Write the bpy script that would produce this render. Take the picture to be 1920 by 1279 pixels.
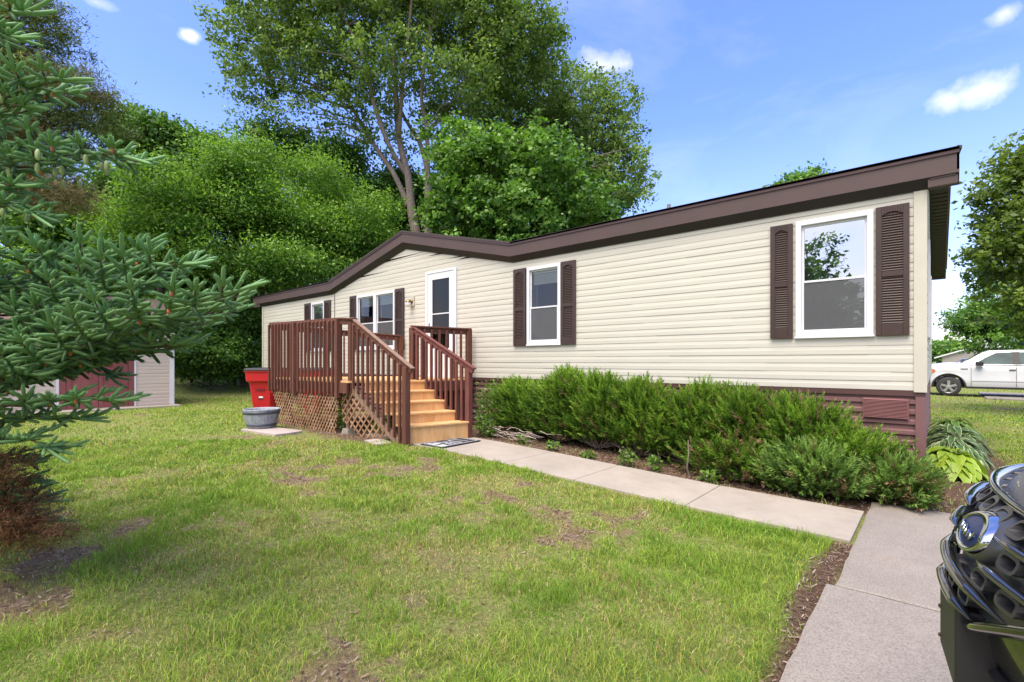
import bpy, math, random
import numpy as np
from mathutils import Vector, Matrix
random.seed(7)
R = math.radians
S = bpy.context.scene
for o in list(bpy.data.objects): bpy.data.objects.remove(o)

# ---------------------------------------------------------------- camera
F, CX, HY = 912.6, 960.0, 678.0          # focal length in photo pixels, centre column, horizon row
YAW, CAMX, CAMY, CAMZ = R(41.02), 0.091, -6.985, 1.47
cam = bpy.data.cameras.new('camera'); co = bpy.data.objects.new('camera', cam)
S.collection.objects.link(co); S.camera = co
cam.sensor_width = 36.0; cam.lens = 36.0*F/1920.0
cam.shift_y = (HY-639.5)/1920.0
cam.clip_start = 0.05; cam.clip_end = 3000
co.location = (CAMX, CAMY, CAMZ); co.rotation_euler = (R(90), 0, YAW)

# ---------------------------------------------------------------- sun, sky, exposure
SUN_EL, SUN_AZ = R(64), R(172)           # azimuth clockwise from +Y: high behind the camera, veiled
sun = bpy.data.lights.new('sun', 'SUN'); sun.energy = 2.7; sun.angle = R(40); sun.color = (1.0, 0.90, 0.74)
so = bpy.data.objects.new('sun', sun); S.collection.objects.link(so)
sd = Vector((math.sin(SUN_AZ)*math.cos(SUN_EL), math.cos(SUN_AZ)*math.cos(SUN_EL), math.sin(SUN_EL)))
so.rotation_euler = sd.to_track_quat('Z', 'Y').to_euler()
S.view_settings.view_transform = 'Standard'; S.view_settings.look = 'None'
S.view_settings.exposure = 1.12; S.view_settings.gamma = 1.0
S.view_settings.use_curve_mapping = False

W = bpy.data.worlds.new('World'); S.world = W; W.use_nodes = True
nt = W.node_tree; nt.nodes.clear()
def N(t, **k):
    n = nt.nodes.new(t)
    for a, b in k.items(): setattr(n, a, b)
    return n
def L(a, b): nt.links.new(a, b)
out = N('ShaderNodeOutputWorld'); bg = N('ShaderNodeBackground'); bg.inputs[1].default_value = 0.15
sky = N('ShaderNodeTexSky'); sky.sky_type = 'NISHITA'; sky.sun_disc = False
sky.sun_elevation = SUN_EL; sky.sun_rotation = SUN_AZ
sky.air_density = 1.0; sky.dust_density = 1.4; sky.ozone_density = 2.0
tc = N('ShaderNodeTexCoord')
nz = N('ShaderNodeTexNoise'); nz.inputs['Scale'].default_value = 9.0; nz.inputs['Detail'].default_value = 6; nz.inputs['Roughness'].default_value = 0.62
L(tc.outputs['Generated'], nz.inputs['Vector'])
def dirn(u, v):
    k, w = (u-CX)/F, -(v-HY)/F
    return Vector((-math.sin(YAW)+math.cos(YAW)*k, math.cos(YAW)+math.sin(YAW)*k, w)).normalized()
def M(op, a, b=None, c=None):
    n = N('ShaderNodeMath', operation=op)
    for i, x in enumerate((a, b, c)):
        if x is None: continue
        if isinstance(x, (int, float)): n.inputs[i].default_value = x
        else: L(x, n.inputs[i])
    return n.outputs[0]
def cloud(u, v, su, sv, amp, tot):
    """one small cloud in the direction (u, v): an elongated soft puff torn by noise"""
    d = dirn(u, v); s = Vector((0, 0, 1)).cross(d).normalized(); t = d.cross(s)
    def dot(w):
        n = N('ShaderNodeVectorMath', operation='DOT_PRODUCT'); L(tc.outputs['Generated'], n.inputs[0]); n.inputs[1].default_value = w; return n.outputs['Value']
    a = M('DIVIDE', dot(s), su/F); b = M('DIVIDE', dot(t), sv/F)
    r = M('ADD', M('MULTIPLY', a, a), M('MULTIPLY', b, b))
    r = M('ADD', M('SQRT', r), M('MULTIPLY', M('SUBTRACT', nz2.outputs[0], 0.5), 3.4))
    f = M('MULTIPLY', M('GREATER_THAN', dot(d), 0.5), M('SUBTRACT', 1.15, r)); f = M('MULTIPLY', f, amp*.75)
    n = N('ShaderNodeClamp'); L(f, n.inputs[0]); n.inputs['Max'].default_value = .85
    return n.outputs[0] if tot is None else M('MAXIMUM', tot, n.outputs[0])
nz2 = N('ShaderNodeTexNoise'); nz2.inputs['Scale'].default_value = 16.0; nz2.inputs['Detail'].default_value = 7; nz2.inputs['Roughness'].default_value = 0.55
L(tc.outputs['Generated'], nz2.inputs['Vector'])
tot = None
for c in ((1822, 172, 34, 19, .8), (1785, 186, 24, 16, .7), (1138, 122, 40, 20, 0.7), (355, 68, 13, 9, 1.0), (1886, 24, 15, 11, 0.6), (180, 4, 15, 7, 0.4), (1770, 640, 110, 34, 1.2)):
    tot = cloud(*c, tot)
# bright broken cloud over the half of the sky behind the camera
sep = N('ShaderNodeSeparateXYZ'); L(tc.outputs['Generated'], sep.inputs[0])
ramp = N('ShaderNodeMapRange'); ramp.inputs[1].default_value = 0.36; ramp.inputs[2].default_value = 0.54
nz.inputs['Scale'].default_value = 3.0; L(nz.outputs[0], ramp.inputs[0])
back = N('ShaderNodeMapRange'); back.inputs[1].default_value = 0.05; back.inputs[2].default_value = -0.35; L(sep.outputs['Y'], back.inputs[0])
bc = M('MULTIPLY', ramp.outputs[0], back.outputs[0])
tot = M('MAXIMUM', tot, M('MULTIPLY', bc, 0.9))
# faint high wisps
wz = N('ShaderNodeTexNoise'); wz.inputs['Scale'].default_value = 2.2; wz.inputs['Detail'].default_value = 8; wz.inputs['Roughness'].default_value = 0.6; wz.inputs['Distortion'].default_value = 0.6
wm_ = N('ShaderNodeMapping'); wm_.inputs['Scale'].default_value = (1, 1, 3.2); L(tc.outputs['Generated'], wm_.inputs[0]); L(wm_.outputs[0], wz.inputs['Vector'])
wr = N('ShaderNodeMapRange'); wr.inputs[1].default_value = 0.50; wr.inputs[2].default_value = 0.78; wr.inputs[4].default_value = 0.16; L(wz.outputs[0], wr.inputs[0])
tot = M('MAXIMUM', tot, wr.outputs[0])
SKYT = (0.95, 0.84, 1.12, 1)
# thin veil that whitens the sky towards the horizon
vz = N('ShaderNodeMapRange'); vz.inputs[1].default_value = 0.42; vz.inputs[2].default_value = -0.02; vz.inputs[3].default_value = 0.0; vz.inputs[4].default_value = 0.30
L(sep.outputs['Z'], vz.inputs[0])
mixv = N('ShaderNodeMixRGB'); L(vz.outputs[0], mixv.inputs[0]); hs = N('ShaderNodeHueSaturation'); hs.inputs['Saturation'].default_value = 1.18; hs.inputs['Value'].default_value = 1.15; L(sky.outputs[0], hs.inputs['Color']); tnt = N('ShaderNodeMixRGB', blend_type='MULTIPLY'); tnt.inputs[0].default_value = 1.0; tnt.inputs[2].default_value = SKYT; L(hs.outputs[0], tnt.inputs[1]); L(tnt.outputs[0], mixv.inputs[1]); mixv.inputs[2].default_value = (4.0, 4.5, 5.6, 1)
mixc = N('ShaderNodeMixRGB'); L(tot, mixc.inputs[0]); L(mixv.outputs[0], mixc.inputs[1]); mixc.inputs[2].default_value = (5.5, 5.3, 5.1, 1)
L(mixc.outputs[0], bg.inputs[0]); L(bg.outputs[0], out.inputs[0])

S.render.engine = 'CYCLES'
S.cycles.max_bounces = 6; S.cycles.transparent_max_bounces = 6; S.cycles.diffuse_bounces = 3; S.cycles.glossy_bounces = 3
S.cycles.transmission_bounces = 4; S.cycles.caustics_reflective = False; S.cycles.caustics_refractive = False
S.cycles.use_denoising = True
try: S.cycles.denoiser = 'OPENIMAGEDENOISE'
except Exception: pass

# ---------------------------------------------------------------- helpers
def at(u, v, D):
    """world point seen at photo column u, row v, at depth D metres"""
    k = (u-CX)/F
    return Vector((CAMX+D*(-math.sin(YAW)+math.cos(YAW)*k), CAMY+D*(math.cos(YAW)+math.sin(YAW)*k), CAMZ-D*(v-HY)/F))
def sm(a, b, x):
    t = min(1, max(0, (x-a)/(b-a))); return t*t*(3-2*t)
def nsm(a, b, x):
    t = np.clip((x-a)/(b-a), 0, 1); return t*t*(3-2*t)
def ground(x, y):
    x = np.asarray(x, float); y = np.asarray(y, float)
    z = 0.17*nsm(0.4, 6.2, -x)*nsm(12, 6, y)
    z = z + 0.75*nsm(18.5, 27, -x)
    z = z + 0.30*nsm(13, 22, y)*nsm(-2, 8, -x)
    return z
def gz(x, y): return float(ground(x, y))

_rs = np.random.RandomState(5); _tab = _rs.rand(256, 256)
def vnoise(x, y, f):
    x = np.asarray(x)*f+500; y = np.asarray(y)*f+500
    i = np.floor(x).astype(int); j = np.floor(y).astype(int); a = x-i; b = y-j
    a = a*a*(3-2*a); b = b*b*(3-2*b); g = lambda p, q: _tab[p % 256, q % 256]
    return (g(i, j)*(1-a)+g(i+1, j)*a)*(1-b)+(g(i, j+1)*(1-a)+g(i+1, j+1)*a)*b
def fnoise(x, y, f): return 0.5*vnoise(x, y, f)+0.28*vnoise(x+9, y+4, f*2.1)+0.22*vnoise(x-5, y+7, f*4.7)

def finish(o, label=None, cat=None, group=None, kind=None, parent=None):
    if label: o['label'] = label
    if cat: o['category'] = cat
    if group: o['group'] = group
    if kind: o['kind'] = kind
    if parent is not None: o.parent = parent
    return o
def thing(name, loc, label, cat, group=None, rz=0):
    o = bpy.data.objects.new(name, None); S.collection.objects.link(o)
    o.location = loc; o.rotation_euler = (0, 0, rz); o.empty_display_size = 0.2
    return finish(o, label, cat, group)
def copytree(o, parent=None):
    c = o.copy(); S.collection.objects.link(c); c.parent = parent
    for ch in list(o.children): copytree(ch, c)
    return c

class MB:
    """collects faces and becomes one mesh object"""
    def __init__(s, mats=None): s.v = []; s.f = []; s.m = []; s.sm = []
    def face(s, pts, m=0, smooth=False):
        b = len(s.v); s.v += [tuple(p) for p in pts]; s.f.append(tuple(range(b, b+len(pts)))); s.m.append(m); s.sm.append(smooth)
    def grid(s, rows, m=0, smooth=True, closed=False):
        b = len(s.v); n = len(rows[0])
        for r in rows: s.v += [tuple(p) for p in r]
        for i in range(len(rows)-1):
            for j in range(n if closed else n-1):
                k = (j+1) % n
                s.f.append((b+i*n+j, b+i*n+k, b+(i+1)*n+k, b+(i+1)*n+j)); s.m.append(m); s.sm.append(smooth)
    def box(s, a, b, m=0, bev=0.0):
        x0, y0, z0 = [min(p, q) for p, q in zip(a, b)]; x1, y1, z1 = [max(p, q) for p, q in zip(a, b)]
        P = [(x0, y0, z0), (x1, y0, z0), (x1, y1, z0), (x0, y1, z0), (x0, y0, z1), (x1, y0, z1), (x1, y1, z1), (x0, y1, z1)]
        s.hexa(P, m)
    def hexa(s, P, m=0):
        k = len(s.v); s.v += [tuple(p) for p in P]
        for q in ((0, 3, 2, 1), (4, 5, 6, 7), (0, 1, 5, 4), (1, 2, 6, 5), (2, 3, 7, 6), (3, 0, 4, 7)):
            s.f.append(tuple(k+i for i in q)); s.m.append(m); s.sm.append(False)
    def bar(s, a, b, w, h, m=0, up=(0, 0, 1)):
        """rectangular bar from a to b; w across, h along up"""
        a = Vector(a); b = Vector(b); d = (b-a).normalized(); u = Vector(up); x = d.cross(u)
        if x.length < 1e-4: x = d.cross(Vector((1, 0, 0)))
        x.normalize(); u = x.cross(d).normalized(); x = x*w/2; u = u*h/2
        s.hexa([a-x-u, a+x-u, b+x-u, b-x-u, a-x+u, a+x+u, b+x+u, b-x+u], m)
    def tube(s, pts, rad, n=8, m=0, cap=True):
        pts = [Vector(p) for p in pts]; rad = rad if hasattr(rad, '__len__') else [rad]*len(pts)
        rows = []; x = None
        for i, p in enumerate(pts):
            d = (pts[min(i+1, len(pts)-1)]-pts[max(i-1, 0)]).normalized()
            if x is None:
                x = d.cross(Vector((0, 0, 1)))
                if x.length < 1e-3: x = d.cross(Vector((0, 1, 0)))
            x = (x-d*x.dot(d)).normalized(); y = d.cross(x)
            rows.append([p+(x*math.cos(2*math.pi*j/n)+y*math.sin(2*math.pi*j/n))*rad[i] for j in range(n)])
        s.grid(rows, m, True, True)
        if cap: s.face(rows[0][::-1], m); s.face(rows[-1], m)
    def lathe(s, c, prof, n=32, m=0, ax='z', smooth=True):
        c = Vector(c); rows = []
        for r, h in prof:
            row = []
            for j in range(n):
                t = 2*math.pi*j/n; a, b = r*math.cos(t), r*math.sin(t)
                row.append(c+(Vector((a, b, h)) if ax == 'z' else Vector((a, h, b)) if ax == 'y' else Vector((h, a, b))))
            rows.append(row)
        s.grid(rows, m, smooth, True)
    def build(s, name, mats, parent=None, bevel=0.0, seg=2, **kw):
        me = bpy.data.meshes.new(name); me.from_pydata(s.v, [], s.f)
        mats = mats if isinstance(mats, (list, tuple)) else [mats]
        for m in mats: me.materials.append(m)
        me.polygons.foreach_set('material_index', s.m); me.polygons.foreach_set('use_smooth', s.sm); me.update()
        o = bpy.data.objects.new(name, me); S.collection.objects.link(o)
        if bevel:
            b = o.modifiers.new('bevel', 'BEVEL'); b.width = bevel; b.segments = seg; b.limit_method = 'ANGLE'; b.angle_limit = R(40)
        return finish(o, kw.get('label'), kw.get('cat'), kw.get('group'), kw.get('kind'), parent)

def npmesh(name, V, Fq, mat, parent=None, tint=None, smooth=False, **kw):
    """numpy quads/triangles -> one mesh object with an optional per-vertex tint"""
    me = bpy.data.meshes.new(name); V = np.asarray(V, np.float32); Fq = np.asarray(Fq, np.int32)
    k = Fq.shape[1]; nf = Fq.shape[0]
    me.vertices.add(len(V)); me.vertices.foreach_set('co', V.ravel())
    me.loops.add(nf*k); me.loops.foreach_set('vertex_index', Fq.ravel())
    me.polygons.add(nf); me.polygons.foreach_set('loop_start', np.arange(nf, dtype=np.int32)*k)
    if smooth: me.polygons.foreach_set('use_smooth', np.ones(nf, bool))
    if tint is not None:
        a = me.color_attributes.new('tint', 'FLOAT_COLOR', 'POINT'); t = np.asarray(tint, np.float32)
        if t.ndim == 1: t = np.stack([t, t, t, np.ones_like(t)], 1)
        a.data.foreach_set('color', t.ravel())
    me.materials.append(mat); me.update(calc_edges=True)
    o = bpy.data.objects.new(name, me); S.collection.objects.link(o)
    return finish(o, kw.get('label'), kw.get('cat'), kw.get('group'), kw.get('kind'), parent)

# ---------------------------------------------------------------- materials
class MatB:
    def __init__(s, name):
        s.m = bpy.data.materials.new(name); s.m.use_nodes = True; s.t = s.m.node_tree
        s.p = s.t.nodes['Principled BSDF']; s.c = None
    def n(s, t, **k):
        x = s.t.nodes.new(t)
        for a, b in k.items(): setattr(x, a, b)
        return x
    def l(s, a, b): s.t.links.new(a, b)
    def coord(s):
        if s.c is None: s.c = s.n('ShaderNodeTexCoord').outputs['Object']
        return s.c
    def noise(s, scale, detail=4, rough=0.55, stretch=None, dist=0.0):
        x = s.n('ShaderNodeTexNoise'); x.inputs['Scale'].default_value = scale; x.inputs['Detail'].default_value = detail
        x.inputs['Roughness'].default_value = rough; x.inputs['Distortion'].default_value = dist
        if stretch:
            mp = s.n('ShaderNodeMapping'); mp.inputs['Scale'].default_value = stretch; s.l(s.coord(), mp.inputs[0]); s.l(mp.outputs[0], x.inputs['Vector'])
        else: s.l(s.coord(), x.inputs['Vector'])
        return x.outputs[0]
    def ramp(s, fac, stops):
        x = s.n('ShaderNodeValToRGB'); s.l(fac, x.inputs[0]); e = x.color_ramp.elements
        while len(e) < len(stops): e.new(0.5)
        for q, (p, c) in zip(e, stops): q.position = p; q.color = (*c, 1) if hasattr(c, '__len__') else (c, c, c, 1)
        return x.outputs[0]
    def mix(s, f, a, b, mode='MIX'):
        x = s.n('ShaderNodeMixRGB', blend_type=mode)
        for i, q in enumerate((f, a, b)):
            if isinstance(q, (int, float)) : x.inputs[i].default_value = q if i == 0 else (q, q, q, 1)
            elif isinstance(q, tuple): x.inputs[i].default_value = (*q, 1)
            else: s.l(q, x.inputs[i])
        return x.outputs[0]
    def bump(s, h, strength=0.3, dist=0.01):
        b = s.n('ShaderNodeBump'); b.inputs['Strength'].default_value = strength; b.inputs['Distance'].default_value = dist
        s.l(h, b.inputs['Height']); s.l(b.outputs[0], s.p.inputs['Normal']); return b
    def base(s, c):
        if isinstance(c, tuple): s.p.inputs['Base Color'].default_value = (*c, 1)
        else: s.l(c, s.p.inputs['Base Color'])
    def set(s, **k):
        for a, b in k.items(): s.p.inputs[a.replace('_', ' ')].default_value = b
        return s
def simple(name, c, rough=0.5, var=0.12, scale=3.0, bump=0.0, bscale=60, stretch=None, metal=0.0, spec=0.5, coat=0.0):
    b = MatB(name); hi = tuple(min(1, x*(1+var)) for x in c); lo = tuple(x*(1-var) for x in c)
    b.base(b.ramp(b.noise(scale, 5, 0.6, stretch), [(0.3, lo), (0.7, hi)]))
    b.set(Roughness=rough, Metallic=metal); b.p.inputs['Specular IOR Level'].default_value = spec
    if coat: b.p.inputs['Coat Weight'].default_value = coat; b.p.inputs['Coat Roughness'].default_value = 0.03
    if bump: b.bump(b.noise(bscale, 4, 0.6, stretch), bump, 0.004)
    return b.m
def wood(name, c1, c2, c3, scale=(2, 30, 30), rough=0.7, bump=0.35, k=1.0):
    b = MatB(name); g = b.noise(1.6*k, 6, 0.65, scale, 0.6); w = b.noise(1.1, 4, 0.5)
    col = b.ramp(g, [(0.3, c1), (0.5, c2), (0.72, c3)]); col = b.mix(0.35, col, b.ramp(w, [(0.3, 0.65), (0.7, 1.15)]), 'MULTIPLY')
    b.base(col); b.set(Roughness=rough); b.bump(g, bump, 0.004); return b.m
def leafmat(name, c1, c2, trans=0.35, rough=0.5, spec=0.35):
    """leaf colour runs from c1 to c2 with the per-leaf tint; light passes through the blade"""
    b = MatB(name); a = b.n('ShaderNodeAttribute'); a.attribute_name = 'tint'
    col = b.ramp(a.outputs['Fac'], [(0.0, c1), (1.0, c2)])
    b.base(col); b.set(Roughness=rough); b.p.inputs['Specular IOR Level'].default_value = spec
    tr = b.n('ShaderNodeBsdfTranslucent'); tc_ = b.mix(1.0, col, (1.25, 1.35, 0.6), 'MULTIPLY'); b.l(tc_, tr.inputs[0])
    mx = b.n('ShaderNodeMixShader'); mx.inputs[0].default_value = trans
    o = [x for x in b.t.nodes if x.type == 'OUTPUT_MATERIAL'][0]
    b.l(b.p.outputs[0], mx.inputs[1]); b.l(tr.outputs[0], mx.inputs[2]); b.l(mx.outputs[0], o.inputs[0])
    return b.m
def bark(name, c1, c2):
    b = MatB(name); g = b.noise(3, 8, 0.7, (6, 6, 1.2), 0.4)
    b.base(b.ramp(g, [(0.32, c1), (0.68, c2)])); b.set(Roughness=0.9); b.bump(g, 0.8, 0.03); return b.m
# ================================================================ ground
def patch(x, y):
    """0 = bare / thatch, 1 = thick green"""
    n = fnoise(x, y, 0.55); n2 = fnoise(x+31, y-17, 1.9)
    p = nsm(0.26, 0.52, n*0.5+n2*0.5+0.07)
    # thin and straw-coloured where the photo shows it
    def sp(cx, cy, rx, ry, a): return a*np.exp(-(((x-cx)/rx)**2+((y-cy)/ry)**2))
    # worn patch in front of the walk, earth under the spruce, earth strip beside the drive
    p = p+.07-sp(-2.9, -3.0, 1.7, 0.42, 0.42)-sp(-1.4, -3.2, 0.7, 0.4, 0.15)-sp(-3.85, -6.75, .36, 0.30, 0.8)-sp(-3.0, -6.35, .32, 0.16, 0.5)-sp(-7.6, -2.6, 1.3, 0.45, 0.5)-.62*nsm(.50,.66,fnoise(x+77,y-31,4.2))*nsm(.25,.55,vnoise(x+7,y+3,.7))
    p = p-sp(-2.4, -5.6, 0.5, 0.3, 0.3)-sp(-5.5, -4.0, 1.2, 0.7, 0.15)+sp(-1.2, -4.2, 0.5, 0.8, 0.35)+sp(-2.6, -2.45, 2.6, 0.14, 0.35)
    return np.clip(p, 0, 1)
def inrect(x, y, x0, x1, y0, y1): return (x > x0) & (x < x1) & (y > y0) & (y < y1)
def bed(x, y):
    """1 in the planting beds of bare mulch"""
    e = 0.10*(vnoise(x, y, 1.7)-0.5)*2
    b1 = nsm(0.25, 0.0, np.abs(y+0.55+e)-0.62)*nsm(-6.9, -6.4, x)*nsm(0.75, 0.3, x)
    b2 = nsm(0.25, 0.0, np.abs(x-0.30-e)-0.42)*nsm(-1.0, -0.3, y)*nsm(6.2, 5.2, y)
    b3 = nsm(0.10, 0.02, np.abs(x+0.47+e*0.5)-0.03)*nsm(-2.2, -2.3, y)*nsm(-9, -8, y)
    b4 = nsm(0.5, 0.0, np.abs(y+1.4+e)-0.95)*nsm(-11.4, -11.0, x)*nsm(-6.4, -6.9, x)
    return np.clip(np.maximum(np.maximum(b1, b2), np.maximum(b3, b4)), 0, 1)

def sheet(xs, ys, name, mat, zoff=0.0, **kw):
    X, Y = np.meshgrid(xs, ys, indexing='ij'); Z = ground(X, Y)+zoff
    V = np.stack([X, Y, Z], -1).reshape(-1, 3); nx, ny = len(xs), len(ys)
    i, j = np.meshgrid(np.arange(nx-1), np.arange(ny-1), indexing='ij'); a = (i*ny+j).ravel()
    Fq = np.stack([a, a+ny, a+ny+1, a+1], 1)
    p = patch(X, Y).ravel(); b = bed(X, Y).ravel()
    t = np.stack([p, b, vnoise(X, Y, 0.3).ravel(), np.ones(p.shape)], 1)
    return npmesh(name, V, Fq, mat, tint=t, smooth=True, **kw)

b = MatB('lawn_soil'); a = b.n('ShaderNodeAttribute'); a.attribute_name = 'tint'
sp_ = b.n('ShaderNodeSeparateColor'); b.l(a.outputs['Color'], sp_.inputs[0])
soil = b.ramp(b.noise(26, 9, 0.8), [(0.32, (0.07, 0.046, 0.033)), (0.47, (0.17, 0.12, 0.085)), (0.6, (0.33, 0.25, 0.175)), (0.75, (0.5, 0.41, 0.29))])
thatch = b.ramp(b.noise(38, 8, 0.8, (1, 1, 1), 1.2), [(0.3, (0.10, 0.085, 0.035)), (0.5, (0.22, 0.18, 0.08)), (0.7, (0.42, 0.34, 0.19))])
green = b.ramp(b.noise(42, 9, 0.85, (1, 1, 1), .6), [(0.34, (0.05, 0.06, 0.022)), (0.45, (0.14, 0.18, 0.045)), (0.55, (0.27, 0.29, 0.09)), (0.68, (0.52, 0.45, 0.23))])
f1 = b.mix(0.5, sp_.outputs[0], b.noise(9, 5, 0.7), 'OVERLAY')
lawn = b.mix(b.ramp(f1, [(0.25, 0.0), (0.55, 1.0)]), b.mix(b.ramp(b.noise(5, 4), [(0.4, 0.0), (0.6, 1.0)]), soil, thatch), green)
far = b.ramp(b.noise(0.6, 5, 0.6), [(0.3, (0.12, 0.17, 0.028)), (0.55, (0.21, 0.25, 0.05)), (0.75, (0.30, 0.29, 0.08))])
mulch = b.ramp(b.noise(30, 10, 0.8, (1, 1, 1), 1.5), [(0.3, (0.035, 0.022, 0.016)), (0.48, (0.12, 0.075, 0.052)), (0.62, (0.23, 0.15, 0.105)), (0.8, (0.42, 0.31, 0.23))])
b.base(b.mix(sp_.outputs[1], lawn, mulch)); b.set(Roughness=0.95); b.p.inputs['Specular IOR Level'].default_value = 0.08
b.bump(b.noise(45, 8, 0.8), 0.9, 0.03)
M_LAWN = b.m
b = MatB('far_grass'); b.base(b.ramp(b.noise(0.7, 8, 0.7), [(0.3, (0.09, 0.14, 0.022)), (0.55, (0.17, 0.21, 0.04)), (0.75, (0.26, 0.26, 0.07))])); b.set(Roughness=0.95); b.bump(b.noise(20, 6, .8), .8, .03)
M_FAR = b.m
near_x = np.arange(-11.5, 3.01, 0.06); near_y = np.arange(-9.0, 0.001, 0.06)
def axis(lo, a, bb, hi):
    l = [a]
    s = 0.3
    while l[-1] > lo: l.append(l[-1]-s); s *= 1.12
    r = [bb]; s = 0.3
    while r[-1] < hi: r.append(r[-1]+s); s *= 1.12
    return np.array(l[::-1]+list(np.arange(a+0.3, bb-0.1, 0.3))+r)
gx = np.unique(np.round(np.concatenate([axis(-900, -28, 12, 900), near_x]), 3)); gy = np.unique(np.round(np.concatenate([axis(-900, -10, 24, 900), near_y]), 3))
# keep one sheet: fine spacing near the camera, coarse beyond
gx = gx[np.concatenate([[True], np.diff(gx) > 0.04])]; gy = gy[np.concatenate([[True], np.diff(gy) > 0.04])]
sheet(gx, gy, 'ground', M_LAWN, kind='structure', label='patchy green and straw lawn with bare earth spots around the house', cat='lawn')

# ---- grass blades
def blades(P, hgt, wid, tint, rs, lean=0.55, name='grass', mat=None, **kw):
    n = len(P); a = rs.rand(n)*2*np.pi; d = np.stack([np.cos(a), np.sin(a), np.zeros(n)], 1)
    la = rs.rand(n)*2*np.pi; ln = (rs.rand(n)*lean+0.08)[:, None]; l = np.stack([np.cos(la), np.sin(la), np.zeros(n)], 1)
    h = hgt[:, None]; w = wid[:, None]*0.5; up = np.array([[0, 0, 1.0]])
    p0 = P-d*w; p1 = P+d*w; m = P+up*h*0.55+l*h*ln*0.4
    q0 = m-d*w*0.75; q1 = m+d*w*0.75; tip = P+up*h*(1-0.35*ln)+l*h*ln*1.3
    V = np.stack([p0, p1, q1, q0, tip], 1).reshape(-1, 3); i = np.arange(n)*5
    Fq = np.concatenate([np.stack([i, i+1, i+2], 1), np.stack([i, i+2, i+3], 1), np.stack([i+3, i+2, i+4], 1)])
    return npmesh(name, V, Fq, mat, tint=np.repeat(tint, 5, axis=0) if tint.ndim == 1 else np.repeat(tint, 5, axis=0), **kw)
b = MatB('grass_blade'); a = b.n('ShaderNodeAttribute'); a.attribute_name = 'tint'
b.base(a.outputs['Color']); b.set(Roughness=0.55); b.p.inputs['Specular IOR Level'].default_value = 0.25
tr = b.n('ShaderNodeBsdfTranslucent'); b.l(a.outputs['Color'], tr.inputs[0]); mx = b.n('ShaderNodeMixShader'); mx.inputs[0].default_value = 0.35
o_ = [x for x in b.t.nodes if x.type == 'OUTPUT_MATERIAL'][0]; b.l(b.p.outputs[0], mx.inputs[1]); b.l(tr.outputs[0], mx.inputs[2]); b.l(mx.outputs[0], o_.inputs[0])
M_BLADE = b.m
rs = np.random.RandomState(11)
GREENS = np.array([(0.19, 0.34, 0.035), (0.27, 0.42, 0.05), (0.36, 0.47, 0.065), (0.13, 0.27, 0.045), (0.46, 0.50, 0.09)])
STRAWS = np.array([(0.58, 0.50, 0.21), (0.46, 0.34, 0.17), (0.66, 0.55, 0.31), (0.46, 0.30, 0.15), (0.56, 0.53, 0.14)])
def make_grass(n, dmin, dmax, power, hs, ws):
    """blades thin out with distance; none on paving, beds or under the house"""
    D = dmin+(dmax-dmin)*rs.rand(n)**power; k = (rs.rand(n)*2-1)*1.16
    x = CAMX+D*(-math.sin(YAW)+math.cos(YAW)*k); y = CAMY+D*(math.cos(YAW)+math.sin(YAW)*k)
    ok = ~inrect(x, y, -17.6, 0.15, -0.1, 8.8) & ~((x > -0.46) & (y < -0.74)) & ~inrect(x, y, -6.3, -0.4, -2.27, -1.19)
    ok &= ~inrect(x, y, -10.9, -5.8, -2.42, -0.1)
    bd = bed(x, y); ok &= rs.rand(n) > bd*0.965
    p = patch(x, y); clump = fnoise(x*1.0, y*1.0, 5.5)
    ok &= rs.rand(n) < (0.16+0.84*p)*np.clip((clump-0.18)*4.0, 0.50, 1)
    x, y, p, D, clump = x[ok], y[ok], p[ok], D[ok], clump[ok]; n = len(x)
    hue = fnoise(x-40, y+12, 0.8); stv = np.clip(0.78-0.55*p+1.7*(hue-0.5)+0.03, 0.07, 0.93)
    isst = rs.rand(n) < stv
    g = GREENS[np.clip((fnoise(x+3, y, 1.3)*7-1.4+rs.randn(n)*0.8).astype(int), 0, 4)]; st = STRAWS[rs.randint(0, 5, n)]
    col = np.where(isst[:, None], st, g)*(0.62+0.7*rs.rand(n))[:, None]
    h = (hs[0]+(hs[1]-hs[0])*rs.rand(n)**1.5)*(0.35+1.15*p*np.clip((clump-.20)*2.4, .35, 1.4)); h = np.where(isst, h*0.62, h)
    w = ws*(0.7+0.6*rs.rand(n))*np.clip(D/4.0, 0.62, 3.2)
    P = np.stack([x, y, ground(x, y)-0.004], 1)
    return P, h, w, np.concatenate([col, np.ones((n, 1))], 1)
A_ = [make_grass(640000, 1.35, 8.0, 0.92, (0.022, 0.070), 0.0046), make_grass(210000, 7.6, 17.0, 0.8, (0.022, 0.055), 0.0048), make_grass(60000, 15.0, 32.0, 0.8, (0.04, 0.09), 0.0060)]
blades(np.concatenate([q[0] for q in A_]), np.concatenate([q[1] for q in A_]), np.concatenate([q[2] for q in A_]), np.concatenate([q[3] for q in A_]), rs,
       lean=0.9, name='grass', mat=M_BLADE, kind='stuff', label='short green and straw coloured grass blades covering the lawn', cat='grass')

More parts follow.
